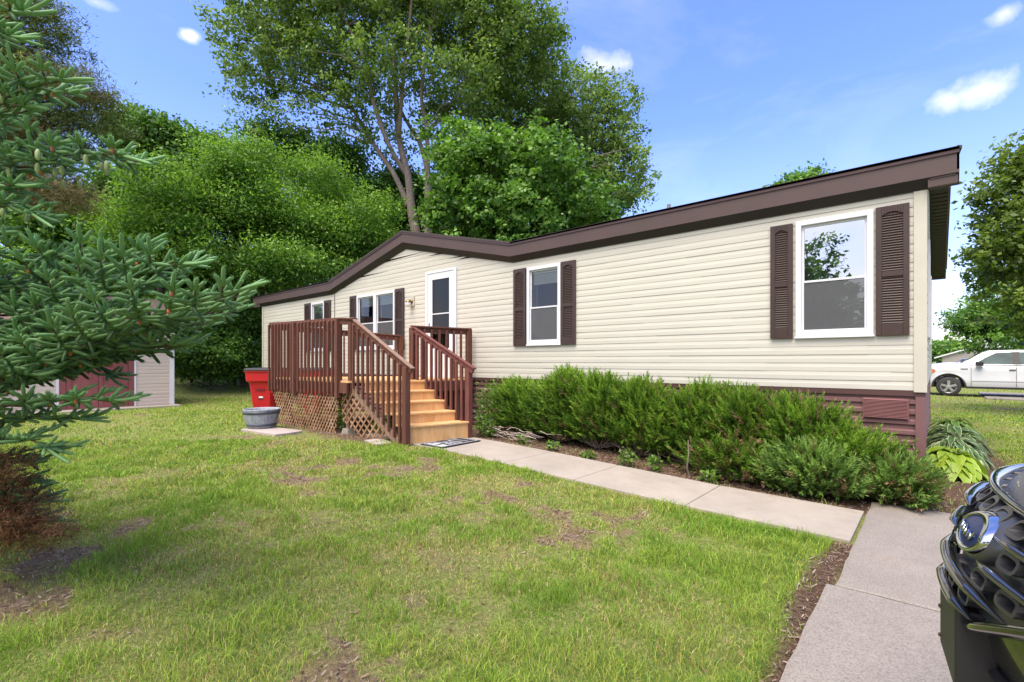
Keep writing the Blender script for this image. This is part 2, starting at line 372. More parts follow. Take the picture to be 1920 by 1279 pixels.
# ---- mulch litter: chips, dead needles and pebbles in the beds and worn spots
n = 170000; x = rs.rand(n)*14-12; y = rs.rand(n)*8.3-8.2; bd = np.maximum(bed(x, y), 0.75*np.clip(0.5-patch(x, y), 0, 1)*2)
ok = (rs.rand(n) < bd) & ~((x > -0.40) & (y < -0.78)) & ~inrect(x, y, -6.1, -0.4, -2.30, -1.18) & ~inrect(x, y, -17, 0, -0.02, 9)
x, y = x[ok], y[ok]; n = len(x); an = rs.rand(n)*np.pi; l = 0.006+0.018*rs.rand(n)**2; w = 0.0016+0.003*rs.rand(n)
z = ground(x, y)+0.004+0.012*rs.rand(n); dx, dy = np.cos(an)*l, np.sin(an)*l; ex, ey = -np.sin(an)*w, np.cos(an)*w; tz = (rs.rand(n)-0.5)*0.02
V = np.stack([np.stack([x-dx-ex, y-dy-ey, z-tz], 1), np.stack([x+dx-ex, y+dy-ey, z+tz], 1), np.stack([x+dx+ex, y+dy+ey, z+tz+.002], 1), np.stack([x-dx+ex, y-dy+ey, z-tz+.002], 1)], 1).reshape(-1, 3)
pal = np.array([(0.22, 0.15, 0.10), (0.11, 0.07, 0.05), (0.33, 0.24, 0.16), (0.16, 0.10, 0.075), (0.42, 0.35, 0.27)])
cl = pal[rs.randint(0, 5, n)]; i = np.arange(n)*4
npmesh('mulch', V, np.stack([i, i+1, i+2, i+3], 1), M_BLADE, tint=np.repeat(np.concatenate([cl, np.ones((n, 1))], 1), 4, 0), kind='stuff', label='brown bark chips and dead needles littering the beds', cat='mulch')

# ================================================================ concrete
def concrete(name, c, speck, sand=0.5, crack=False):
    b = MatB(name); f = b.noise(95, 5, 0.85); w = b.noise(1.3, 6, 0.6); w2 = b.noise(6, 6, 0.7)
    col = b.ramp(w, [(0.3, tuple(x*0.86 for x in c)), (0.7, tuple(min(1, x*1.08) for x in c))])
    col = b.mix(0.5, col, b.ramp(w2, [(0.3, 0.86), (0.7, 1.1)]), 'MULTIPLY')
    col = b.mix(speck, col, b.ramp(f, [(0.36, 0.30), (0.47, 0.90), (0.62, 1.35)]), 'MULTIPLY')
    st = b.ramp(b.noise(2.2, 7, 0.75, (1, 1, 1), 0.8), [(0.57, 0.0), (0.70, 1.0)])
    col = b.mix(b.mix(0.55, 0.0, st), col, (0.22, 0.15, 0.10))
    b.base(col); b.set(Roughness=0.9); b.bump(f, 0.35, 0.003); return b.m
M_WALK = concrete('smooth_concrete', (0.345, 0.305, 0.250), 0.18)
M_DRIVE = concrete('aggregate_concrete', (0.250, 0.222, 0.188), 0.75)
M_JOINT = simple('joint_dirt', (0.09, 0.07, 0.05), 0.95, 0.3, 20)
def slab(m, x0, x1, y0, y1, h0, th=0.10, jag=0.004, n=24, seed=0, lvl=None):
    """a concrete slab whose edges wander a little"""
    r_ = random.Random(seed); e = []
    def edge(ax, ay, bx, by, nx, ny):
        k = 0
        for i in range(n):
            t = i/n; k = 0.7*k+r_.uniform(-jag, jag); e.append((ax+(bx-ax)*t+nx*k, ay+(by-ay)*t+ny*k))
    edge(x0, y0, x1, y0, 0, 1); edge(x1, y0, x1, y1, 1, 0); edge(x1, y1, x0, y1, 0, 1); edge(x0, y1, x0, y0, 1, 0)
    zz = lambda p: (gz(*p) if lvl is None else lvl)+h0
    c = ((x0+x1)/2, (y0+y1)/2); T = [(p[0], p[1], zz(p)) for p in e]; Bt = [(p[0], p[1], zz(p)-th) for p in e]
    I = [(c[0]+(p[0]-c[0])*0.985, c[1]+(p[1]-c[1])*0.985, zz(p)+0.006) for p in e]
    m.grid([Bt, T, I], 0, False, True); m.face(I, 0)
wk = MB(); jx = [-6.25, -5.28, -4.18, -3.08, -1.78, -0.425]
for i in range(5):
    y0 = -2.28+0.013*(i), -2.28+0.013*(i+1)
    # parallelogram slabs: build as boxes on the sloping ground
    xa, xb = jx[i]+0.004, jx[i+1]-0.004; P = []
    for z_ in (-0.09, 0.022):
        for (x, yy) in ((xa, y0[0]), (xb, y0[1]), (xb, -1.19), (xa, -1.19)): P.append((x, yy, gz(x, yy)+z_))
    wk.hexa(P, 0)
wk.build('footpath', M_WALK, bevel=0.006, kind='structure', label='pale smooth concrete walk from the drive to the porch steps', cat='path')
dr = MB()
slab(dr, -0.40, 2.55, -3.235, -0.76, 0.024, seed=1, jag=0.006); slab(dr, -0.445, 2.55, -6.20, -3.245, 0.022, seed=2, jag=0.006)
slab(dr, 2.57, 6.6, -3.235, -0.76, 0.022, seed=3); slab(dr, 2.57, 6.6, -6.2, -3.245, 0.020, seed=4)
slab(dr, -0.44, 2.55, -9.6, -6.21, 0.022, seed=5); slab(dr, 2.57, 6.6, -9.6, -6.21, 0.022, seed=6); slab(dr, 6.62, 16.0, -9.6, -0.76, 0.020, seed=7)
dr.build('driveway', M_DRIVE, kind='structure', label='rough grey aggregate concrete parking pad under the black car', cat='driveway')
# far parking strip the white pickup stands on
fd = MB(); slab(fd, 1.6, 15, 19.2, 24.5, 0.05, lvl=0.0, seed=8); fd.build('driveway', M_DRIVE, kind='structure', label='far concrete drive beneath the white pickup truck', cat='driveway')
rd = MB(); slab(rd, -120, 120, 30, 36, 0.03, lvl=0.3, seed=9); rd.build('road', simple('asphalt', (0.055, 0.055, 0.057), 0.9, 0.2, 8, 0.3, 150), kind='structure', label='grey asphalt road behind the lots', cat='road')
# ================================================================ house
def siding_mat(name, c):
    b = MatB(name); w = b.noise(0.8, 5, 0.6); st = b.noise(2.0, 6, 0.7, (0.6, 0.6, 9)); g = b.noise(14, 6, 0.7, (0.5, 0.5, 8))
    col = b.ramp(w, [(0.3, tuple(x*0.95 for x in c)), (0.7, c)]); col = b.mix(0.35, col, b.ramp(st, [(0.35, 0.90), (0.6, 1.03)]), 'MULTIPLY')
    grime = b.ramp(b.noise(1.7, 8, 0.75), [(0.60, 0.0), (0.78, 0.35)]); col = b.mix(grime, col, tuple(x*y for x, y in zip(c, (0.86, 0.85, 0.72))))
    b.base(col); b.set(Roughness=0.55); b.bump(g, 0.22, 0.003); return b.m
M_SIDE = siding_mat('cream_vinyl', (0.530, 0.515, 0.450))
M_CORNER = simple('cream_trim', (0.49, 0.475, 0.39), 0.5, 0.06, 2)
M_SKIRT = simple('maroon_skirting', (0.17, 0.085, 0.085), 0.5, 0.14, 3, 0.1, 40)
M_BROWN = simple('brown_metal', (0.070, 0.043, 0.038), 0.5, 0.10, 1.5)
M_BROWN2 = simple('brown_drip_edge', (0.055, 0.026, 0.025), 0.4, 0.12, 2)
M_SOFF = simple('soffit_painted_shade', (0.018, 0.013, 0.012), 0.6, 0.1, 3)  # near-black: the shadow under the eaves is put into this colour
M_SHUT = simple('shutter_brown', (0.045, 0.025, 0.021), 0.42, 0.14, 6, 0.15, 90)
M_WHITE = simple('white_vinyl', (0.64, 0.66, 0.70), 0.35, 0.03, 4)
M_SHING = simple('dark_shingle', (0.06, 0.05, 0.05), 0.95, 0.35, 30, 0.6, 120)
M_INT = simple('room_wall', (0.32, 0.27, 0.22), 0.9, 0.06, 2)
M_JAMB = simple('oak_jamb', (0.42, 0.24, 0.11), 0.5, 0.15, 5)
M_BLIND = simple('blind_slats', (0.66, 0.66, 0.62), 0.5, 0.05, 8)
M_SCREEN = MatB('insect_screen')
def glassmat(name, tint, alpha, rough=0.0, ior=1.42):
    """window pane: sharp reflection over what is behind the glass"""
    b = MatB(name); o = [x for x in b.t.nodes if x.type == 'OUTPUT_MATERIAL'][0]
    tr = b.n('ShaderNodeBsdfTransparent'); tr.inputs[0].default_value = (*tint, 1)
    gl = b.n('ShaderNodeBsdfGlossy'); gl.inputs['Roughness'].default_value = rough; gl.inputs[0].default_value = (0.9, 0.95, 1, 1)
    fr = b.n('ShaderNodeFresnel'); fr.inputs[0].default_value = ior
    wb = b.n('ShaderNodeBump'); wb.inputs['Strength'].default_value = 0.03; wb.inputs['Distance'].default_value = 0.02; b.l(b.noise(1.4, 2), wb.inputs['Height']); b.l(wb.outputs[0], gl.inputs['Normal'])
    f = b.n('ShaderNodeMath', operation='MULTIPLY_ADD'); b.l(fr.outputs[0], f.inputs[0]); f.inputs[1].default_value = 1.0; f.inputs[2].default_value = alpha
    mx = b.n('ShaderNodeMixShader'); b.l(f.outputs[0], mx.inputs[0]); b.l(tr.outputs[0], mx.inputs[1]); b.l(gl.outputs[0], mx.inputs[2]); b.l(mx.outputs[0], o.inputs[0]); return b.m
M_GLASS = glassmat('window_glass', (0.80, 0.85, 0.84), 0.03)
M_GLASSR = glassmat('bright_window_glass', (0.66, 0.70, 0.70), 0.48, ior=1.7)
b = MatB('insect_screen_mesh'); o_ = [x for x in b.t.nodes if x.type == 'OUTPUT_MATERIAL'][0]
tr = b.n('ShaderNodeBsdfTransparent'); b.base((0.13, 0.135, 0.145)); b.set(Roughness=0.6); mx = b.n('ShaderNodeMixShader'); mx.inputs[0].default_value = 0.58
b.l(tr.outputs[0], mx.inputs[1]); b.l(b.p.outputs[0], mx.inputs[2]); b.l(mx.outputs[0], o_.inputs[0]); M_SCREEN = b.m

PITCH, Z0S = 0.1016, 1.15
PROF = [(0.002, 0.0), (0.0085, 0.0), (0.0085, 0.055), (0.0070, 0.060), (0.0032, 0.1000), (0.002, 0.1016)]
def profile_top(x):
    """underside of the eave along the front: level with a low cross gable over the porch"""
    if -12.52 < x < -6.02: return 3.40+0.76*(1-abs(x+9.27)/3.25)
    return 3.40
def siding(m, P0, u, nrm, L_, z0, ncourse, xmin_at, holes, pitch=PITCH):
    """courses of dutch-lap vinyl; xmin_at(z) -> list of (a, b) spans at height z"""
    P0 = Vector(P0); u = Vector(u); nrm = Vector(nrm)
    for k in range(ncourse):
        za, zb = z0+k*pitch, z0+(k+1)*pitch
        sa, sb = xmin_at(za), xmin_at(zb)
        if not sa: continue
        if not sb: sb = [((sa[0][0]+sa[0][1])/2,)*2]
        a0, a1 = sa[0]; b0, b1 = sb[0]
        cuts = sorted([(h[0], h[1]) for h in holes if h[2]-0.01 < (za+zb)/2 < h[3]+0.01])
        segs = []; cur = None
        pts = [None]
        for h in cuts: segs.append((cur, h[0])); cur = h[1]
        segs.append((cur, None))
        for (s, e) in segs:
            rows = []
            for off, dz in PROF:
                t = dz/pitch; lo = a0+(b0-a0)*t if s is None else s; hi = a1+(b1-a1)*t if e is None else e
                # long runs get a hair of waviness, like real vinyl
                row = []; sx = [lo+(hi-lo)*q/max(1, int((hi-lo)/1.2)) for q in range(max(1, int((hi-lo)/1.2))+1)]; o0 = off
                for q in range(6):
                    sp0 = P0.x+((k*2.37+1.1) % 3.66)-18.4+q*3.66-P0.x
                    if off and lo+.05 < sp0 < hi-.05: sx += [sp0-.001, sp0+.001]
                sx.sort()
                for X in sx:
                    if off: off = o0+.0022*(int((X+18.4-((k*2.37+1.1) % 3.66))//3.66) % 2)
                    wv = 0.0012*math.sin(X*2.3+k*1.7)+0.0008*math.sin(X*5.1+k)
                    row.append(P0+u*X+nrm*(off+0.001)+Vector((0, 0, za+dz+wv)))
                rows.append(row)
            m.grid(rows, 0, False)
house = thing('mobile_home', (-8.6, 4.3, 0), 'long single-storey cream vinyl sided home with dark brown eaves and shutters', 'house')
def H(m, name, mat, parent=None, **k):
    o = m.build(name, mat, **k); p = parent or house; o.parent = p
    o.matrix_parent_inverse = Matrix.Translation(-Vector(house.location)) if p is house else Matrix.Identity(4)
    return o
LX, RX, DY = -17.30, 0.0, 8.5
RZ = 3.43; RIDGE = 4.55
windows = {  # outer casing x0, x1, z0, z1
    'A': (-1.235, -0.445, 1.775, 3.225), 'B': (-5.60, -4.84, 1.775, 3.20), 'C': (-11.36, -9.69, 1.775, 3.19), 'D': (-13.83, -13.06, 1.775, 3.20)}
door = (-8.50, -7.53, 1.10, 3.46)
holes = [(w[0]+0.06, w[1]-0.06, 1.861, 3.182) for w in windows.values()]+[(door[0]+0.05, door[1]-0.05, 1.15, 3.38)]
def span(z):
    if z < 3.40: return [(LX+0.1, RX-0.085)]
    t = (z-3.40)/0.76
    return [(-9.27-3.25*(1-t), -9.27+3.25*(1-t))] if t < 1 else []
m = MB(); siding(m, (0, 0, 0), (1, 0, 0), (0, -1, 0), 17.3, Z0S, 31, span, holes)
H(m, 'front_wall', M_SIDE)
# end walls and back wall
def gspan(z):
    if z < RZ: return [(0.085, DY-0.085)]
    t = (z-RZ)/(RIDGE-RZ-0.12); return [(DY/2*t, DY-DY/2*t)] if t < 1 else []
m = MB(); siding(m, (0, 0, 0), (0, 1, 0), (1, 0, 0), DY, Z0S, 33, gspan, [(1.9, 2.7, 1.861, 3.08), (5.6, 6.4, 1.861, 3.08)]); H(m, 'end_wall', M_SIDE)
m = MB(); siding(m, (LX, 0, 0), (0, 1, 0), (-1, 0, 0), DY, Z0S, 33, gspan, []); H(m, 'end_wall', M_SIDE)
m = MB(); siding(m, (0, DY, 0), (-1, 0, 0), (0, 1, 0), 17.3, Z0S, 22, lambda z: [(0.085, 17.2)], []); H(m, 'back_wall', M_SIDE)
# corner boards
for (cx_, cy_, sx, sy) in ((RX, 0, 1, -1), (LX, 0, -1, -1), (RX, DY, 1, 1), (LX, DY, -1, 1)):
    m = MB(); a = 0.024
    m.box((cx_-sx*0.09, cy_+sy*a, 1.13), (cx_+sx*a, cy_-sy*0.0, 3.46)); m.box((cx_, cy_-sy*0.001, 1.13), (cx_+sx*(a-0.001), cy_-sy*0.09, 3.46))
    H(m, 'corner_board', M_CORNER, bevel=0.003)
m = MB(); m.bar((-12.50, -0.022, 1.16), (-12.50, -0.022, 3.40), 0.02, 0.012, up=(0, 1, 0)); H(m, 'seam_strip', simple('seam_grey', (0.22, 0.2, 0.18), 0.6))
# wood-edge trim at the far left corner
m = MB(); m.box((LX-0.045, 0.10, 0.2), (LX-0.028, 0.16, 3.4)); H(m, 'downspout', simple('rust_brown', (0.24, 0.12, 0.05), 0.6))
# inner shell: rooms behind the windows
m = MB(); t = 0.16
m.face([(LX+t, 2.6, 1.2), (RX-t, 2.6, 1.2), (RX-t, 2.6, 3.38), (LX+t, 2.6, 3.38)]); m.face([(LX+t, t, 1.2), (RX-t, t, 1.2), (RX-t, 2.6, 1.2), (LX+t, 2.6, 1.2)]); m.face([(LX+t, t, 3.38), (RX-t, t, 3.38), (RX-t, 2.6, 3.38), (LX+t, 2.6, 3.38)])
for xx in (LX+t, -12.3, -7.2, -3.2, RX-t): m.face([(xx, t, 1.2), (xx, 2.6, 1.2), (xx, 2.6, 3.38), (xx, t, 3.38)])
# drywall between openings
xs = sorted([(h[0], h[1]) for h in holes]); cur = LX+t
for h in xs: m.face([(cur, t, 1.2), (h[0], t, 1.2), (h[0], t, 3.38), (cur, t, 3.38)]); cur = h[1]
m.face([(cur, t, 1.2), (RX-t, t, 1.2), (RX-t, t, 3.38), (cur, t, 3.38)])
for h in holes:
    m.face([(h[0], t, 3.181), (h[1], t, 3.181), (h[1], t, 3.38), (h[0], t, 3.38)])
    if h[2] > 1.5: m.face([(h[0], t, 1.2), (h[1], t, 1.2), (h[1], t, 1.862), (h[0], t, 1.862)])
H(m, 'interior', M_INT)
m = MB(); m.face([(LX+.05, .05, 3.39), (RX-.05, .05, 3.39), (RX-.05, DY-.05, 3.39), (LX+.05, DY-.05, 3.39)]); m.face([(LX+.05, .05, 1.16), (RX-.05, .05, 1.16), (RX-.05, DY-.05, 1.16), (LX+.05, DY-.05, 1.16)])
m.face([(RX-.05, 0.9, 1.2), (RX-.05, 7.6, 1.2), (RX-.05, 7.6, 3.38), (RX-.05, 0.9, 3.38)]); H(m, 'ceiling', M_SOFF)

def window(w, units=1, screen=True, glass=None, blind=0.0, jamb=True):
    x0, x1, z0, z1 = w; m = MB(); c = 0.062; y0, y1 = -0.036, 0.02
    m.box((x0, y0, z0), (x0+c, y1, z1)); m.box((x1-c, y0, z0), (x1, y1, z1)); m.box((x0+c, y0, z1-c), (x1-c, y1, z1)); m.box((x0+c, y0, z0), (x1-c, y1, z0+c))
    m.box((x0-0.01, y0-0.012, z0-0.018), (x1+0.01, y1, z0+0.002))
    n = units; W_ = (x1-x0-2*c)/n
    if n == 2: xm = (x0+x1)/2; m.box((xm-0.06, y0-0.002, z0+c), (xm+0.06, y1, z1-c))
    fr = H(m, 'window', M_WHITE, bevel=0.004)
    for i in range(n):
        a = x0+c+W_*i+(0.06 if n == 2 and i == 1 else 0); b_ = x0+c+W_*(i+1)-(0.06 if n == 2 and i == 0 else 0); zm = z0+c+(z1-z0-2*c)*0.47
        s = MB(); q = 0.026
        for (za, zb, yy) in ((z0+c, zm+0.014, -0.014), (zm-0.012, z1-c, 0.004)):
            s.box((a, yy, za), (a+q, yy+0.022, zb)); s.box((b_-q, yy, za), (b_, yy+0.022, zb)); s.box((a+q, yy, za), (b_-q, yy+0.022, za+q)); s.box((a+q, yy, zb-q), (b_-q, yy+0.022, zb))
        s.build('sash', M_WHITE, fr, bevel=0.002)
        g = MB(); g.face([(a+q-.003, 0.002, z0+c+q), (b_-q+.003, 0.002, z0+c+q), (b_-q+.003, 0.002, zm), (a+q-.003, 0.002, zm)]); g.face([(a+q-.003, 0.018, zm), (b_-q+.003, 0.018, zm), (b_-q+.003, 0.018, z1-c-q+.003), (a+q-.003, 0.018, z1-c-q+.003)])
        g.build('pane', glass or M_GLASS, fr)
        if screen:
            g = MB(); g.face([(a+q-.003, -0.006, z0+c+q), (b_-q+.003, -0.006, z0+c+q), (b_-q+.003, -0.006, zm), (a+q-.003, -0.006, zm)]); g.build('screen', M_SCREEN, fr)
        if jamb:
            j = MB(); j.box((a, 0.028, z0+c), (a+0.014, 0.16, z1-c)); j.box((b_-0.014, 0.028, z0+c), (b_, 0.16, z1-c)); j.box((a, 0.028, z1-c-0.014), (b_, 0.158, z1-c)); j.box((a, 0.028, z0+c), (b_, 0.158, z0+c+0.014))
            j.build('jamb', M_JAMB, fr)
        if blind:
            s = MB(); zt = z1-c-0.03; zb = zt-blind*(z1-z0-2*c); k = 0
            s.box((a+0.03, 0.045, zt-0.035), (b_-0.03, 0.085, zt+0.01)); dz = 0.014 if blind < 0.9 else 0.024; z = zt-0.05
            while z > zb: s.bar((a+0.035, 0.068, z), (b_-0.035, 0.068, z), 0.026, 0.004, up=(0, -0.75, 0.65)); z -= dz
            s.box((a+0.03, 0.055, z-0.012), (b_-0.03, 0.08, z)); s.bar((a+0.12, 0.05, zt), (a+0.12, 0.05, z0+c+0.2), 0.005, 0.005); s.build('blind', M_BLIND, fr)
    return fr
window(windows['A'], 1, True, M_GLASSR, 0.0, jamb=True)
window(windows['B'], 1, True, None, 0.16)
window(windows['C'], 2, True, None, 0.15)
window(windows['D'], 1, False, glassmat('teal_window_glass', (0.55, 0.62, 0.62), 0.12), 0.97)
# a drawn pale shade behind the near window
m = MB(); m.face([(-1.17, 0.10, 1.84), (-0.51, 0.10, 1.84), (-0.51, 0.10, 3.16), (-1.17, 0.10, 3.16)]); H(m, 'window_shade', simple('pale_shade', (0.42, 0.42, 0.42), 0.9, 0.05, 3))
# windows in the right end wall
for (a, b_) in ((1.84, 2.76), (5.54, 6.46)):
    m = MB(); m.box((0, a, 1.80), (0.036, a+.06, 3.14)); m.box((0, b_-.06, 1.80), (0.036, b_, 3.14)); m.box((0, a+.06, 3.08), (0.036, b_-.06, 3.14)); m.box((0, a+.06, 1.80), (0.036, b_-.06, 1.86)); m.box((0.002, a+.06, 2.45), (0.03, b_-.06, 2.49)); fr = H(m, 'window', M_WHITE, bevel=.004)
    m = MB(); m.face([(0.012, a+.05, 1.85), (0.012, b_-.05, 1.85), (0.012, b_-.05, 3.09), (0.012, a+.05, 3.09)]); m.build('pane', M_GLASSR, fr)
# shutters
def shutter(x0, x1, z0, z1):
    m = MB(); s = 0.055; y0, y1 = -0.050, -0.019; zm = z0+(z1-z0)*0.475
    m.box((x0, y0, z0), (x0+s, y1, z1)); m.box((x1-s, y0, z0), (x1, y1, z1)); m.box((x0+s, y0, z0), (x1-s, y1, z0+0.13)); m.box((x0+s, y0, zm-0.03), (x1-s, y1, zm+0.03))
    # arched top rail
    w = x1-x0-2*s; n = 8; T = z1; Bz = z1-0.085
    for i in range(n):
        xa, xb = x0+s+w*i/n, x0+s+w*(i+1)/n; f = lambda x: Bz-0.0+0.035*math.sin(math.pi*(x-x0-s)/w)-0.02
        m.hexa([(xa, y0, f(xa)), (xb, y0, f(xb)), (xb, y1, f(xb)), (xa, y1, f(xa)), (xa, y0, T), (xb, y0, T), (xb, y1, T), (xa, y1, T)])
    m.box((x0+s-.002, -0.027, z0+.02), (x1-s+.002, -0.020, z1-.03))
    for (a, b_) in ((z0+0.13, zm-0.03), (zm+0.03, z1-0.075)):
        z = a+0.018
        while z < b_-0.004: m.bar((x0+s-.004, -0.036, z), (x1-s+.004, -0.036, z), 0.024, 0.006, up=(0, -0.78, 0.62)); z += 0.0285
    H(m, 'shutter', M_SHUT, bevel=0.0025, seg=1)
for a in ((-1.52, -1.265, 1.765, 3.21), (-0.425, -0.125, 1.765, 3.23), (-5.915, -5.615, 1.765, 3.20), (-4.825, -4.525, 1.765, 3.20), (-11.68, -11.37, 1.765, 3.20), (-9.665, -9.32, 1.765, 3.20), (-14.22, -13.845, 1.765, 3.20), (-13.045, -12.70, 1.765, 3.20)): shutter(*a)

# entry door
x0, x1, z0, z1 = door; m = MB(); c = 0.05
m.box((x0-0.02, -0.045, z0), (x0+c, 0.03, z1)); m.box((x1-c, -0.045, z0), (x1+0.02, 0.03, z1)); m.box((x0+c, -0.045, z1-c), (x1-c, 0.03, z1)); m.box((x0-.02, -0.09, z0-0.0), (x1+.02, 0.03, z0+0.035))
fr = H(m, 'door_frame', M_WHITE, bevel=0.004)
m = MB(); a, b_, s = x0+c+.004, x1-c-.004, 0.15; zt, zb = z1-c-.004, z0+.04
m.box((a, -0.035, zb), (a+s, 0.0, zt)); m.box((b_-s, -0.035, zb), (b_, 0.0, zt)); m.box((a+s, -0.035, zt-0.14), (b_-s, 0.0, zt)); m.box((a+s, -0.035, zb), (b_-s, 0.0, zb+0.62))
m.box((a+s, -0.03, 2.50), (b_-s, -0.005, 2.525))
dd = H(m, 'door', M_WHITE, bevel=0.003)
m = MB(); m.face([(a+s-.003, -0.015, zb+.6), (b_-s+.003, -0.015, zb+.6), (b_-s+.003, -0.015, zt-.13), (a+s-.003, -0.015, zt-.13)]); m.build('glass', glassmat('storm_door_glass', (0.5, 0.5, 0.5), 0.0), dd)
m = MB(); hx = a+0.055; m.box((hx-.014, -0.042, 2.16), (hx+.014, -0.035, 2.32)); m.tube([(hx, -.04, 2.24), (hx, -.075, 2.24), (hx+.10, -.075, 2.235)], [.008, .009, .007], 8); m.build('handle', simple('bronze', (0.10, 0.08, 0.06), 0.35, metal=0.8), dd)
m = MB(); m.box((a+.0, 0.05, zb), (b_, 0.09, zt)); H(m, 'inner_door', simple('inner_door_brown', (0.055, 0.040, 0.032), 0.5, 0.1, 3))
# porch lamp
m = MB(); m.box((-9.10, -0.035, 2.74), (-8.94, -0.016, 2.97)); lp = H(m, 'wall_lamp', M_CORNER, bevel=.003)
m = MB(); m.lathe((-9.02, -0.035, 2.86), [(0.0, 0.0), (0.05, 0.0), (0.045, -0.02), (0.012, -0.03)], 16, ax='y'); m.tube([(-9.02, -.06, 2.86), (-9.02, -.10, 2.885), (-9.02, -.13, 2.87)], .009, 8)
m.lathe((-9.02, -0.13, 2.845), [(0.012, 0.05), (0.035, 0.03), (0.062, 0.0), (0.062, -0.012)], 18); m.build('bracket', simple('brass', (0.25, 0.18, 0.09), 0.3, metal=0.9), lp)
m = MB(); m.lathe((-9.02, -0.13, 2.83), [(0.05, 0.0), (0.058, -0.04), (0.05, -0.09), (0.02, -0.115), (0.0, -0.117)], 18); m.build('lamp_glass', simple('milk_glass', (0.6, 0.6, 0.58), 0.15), lp)

# skirting: horizontal ribbed panels, brown top band, vent panel
m = MB()
def ribs(m, P0, u, nrm, Ln, z1, n, pitch=0.115, dep=0.022):
    P0 = Vector(P0); u = Vector(u); nrm = Vector(nrm); rows = []
    for k in range(n):
        zt = z1-k*pitch
        for off, dz in ((0.0, 0.0), (0.0, -0.030), (dep, -0.045), (dep, -0.085), (0.0, -0.100)): rows.append((off, zt+dz))
    m.grid([[P0+u*Ln*q/16+nrm*o_+Vector((0, 0, z)) for q in range(17)] for o_, z in rows][::-1], 0, False)
ribs(m, (LX, 0.03, 0), (1, 0, 0), (0, -1, 0), -LX-0.0, 1.085, 11); ribs(m, (-0.03, 0, 0), (0, 1, 0), (1, 0, 0), DY, 1.085, 11); ribs(m, (0, DY-.03, 0), (-1, 0, 0), (0, 1, 0), -LX, 1.085, 11); ribs(m, (LX+.03, DY, 0), (0, -1, 0), (-1, 0, 0), DY, 1.085, 11)
m.box((-0.075, 0.0, -0.1), (0.008, -0.004, 1.145)); m.box((0.008, -0.004, -0.1), (0.012, 0.09, 1.145))
H(m, 'skirting', M_SKIRT)
m = MB(); m.box((LX, -0.006, 1.085), (0.006, 0.03, 1.148)); m.box((-.03, -.005, 1.085), (0.006, DY, 1.147)); H(m, 'skirting_rail', simple('maroon_rail', (0.075, 0.035, 0.033), 0.5, 0.1, 3))
m = MB(); x0, x1 = -0.55, -0.13
m.box((x0, -0.012, 0.82), (x1, 0.0, 1.055)); z = 0.835
while z < 1.045: m.bar((x0+.01, -0.016, z), (x1-.01, -0.016, z), 0.012, 0.006, up=(0, -0.6, 0.8)); z += 0.0155
H(m, 'skirt_vent', simple('vent_maroon', (0.20, 0.085, 0.085), 0.55, 0.12, 4))

# roof: main ridge along the house, a low cross gable over the porch
OV, OE = 0.115, 0.28; ZF0, ZF1 = 3.445, 3.70
yr = DY/2
m = MB(); A = [(LX-OE-.3, -OV-.02, ZF1+.012), (RX+OE+.02, -OV-.02, ZF1+.012)]; rz = RIDGE+0.16
def slope_z(y): return ZF1+.012+(rz-ZF1-.012)*(1-abs(y-yr)/(yr+OV+.02))
xs_ = (LX-OE-.3, RX+OE+.02); th = 0.03
for (xa_, xb_, ya, yb) in ((xs_[0], -12.60, -OV-.02, yr), (-12.60, -5.94, 0.55, yr), (-5.94, xs_[1], -OV-.02, yr), (xs_[0], xs_[1], yr, DY+OV+.02)):
    P = [(x, y, slope_z(y)-d) for d in (th, 0) for (x, y) in ((xa_, ya), (xb_, ya), (xb_, yb), (xa_, yb))]; m.hexa(P)
# cross gable planes
gp = 4.16+0.36; xp = -9.27; xl, xr = -12.62, -5.92
for (xa, xb, za, zb) in ((xl, xp, ZF1+.016, gp), (xp, xr, gp, ZF1+.016)):
    yb = lambda z: -OV-.02+(z-ZF1)/(rz-ZF1)*(yr+OV)+0.02
    P = [(xa, -OV-.022, za-th), (xb, -OV-.022, zb-th), (xb, yb(zb), zb-th), (xa, yb(za), za-th), (xa, -OV-.022, za), (xb, -OV-.022, zb), (xb, yb(zb), zb), (xa, yb(za), za)]; m.hexa(P)
H(m, 'roof', M_SHING)
# front fascia follows the eave line
line = [(LX-OE-.28, 0), (-12.60, 0), (-9.27, 0.80), (-5.95, 0), (RX+OE, 0)]
def strip(m, y0, y1, za, zb, mi=0):
    for (p, q) in zip(line[:-1], line[1:]):
        m.hexa([(p[0], y0, za+p[1]), (q[0], y0, za+q[1]), (q[0], y1, za+q[1]), (p[0], y1, za+p[1]), (p[0], y0, zb+p[1]), (q[0], y0, zb+q[1]), (q[0], y1, zb+q[1]), (p[0], y1, zb+p[1])], mi)
m = MB(); strip(m, -OV, -OV+.02, ZF0, ZF1-.055); H(m, 'fascia', M_BROWN)
m = MB(); strip(m, -OV-.014, -OV+.018, ZF1-.053, ZF1-.018); strip(m, -OV-.020, -OV+.018, ZF1-.018, ZF1+.008); H(m, 'drip_edge', M_BROWN2)
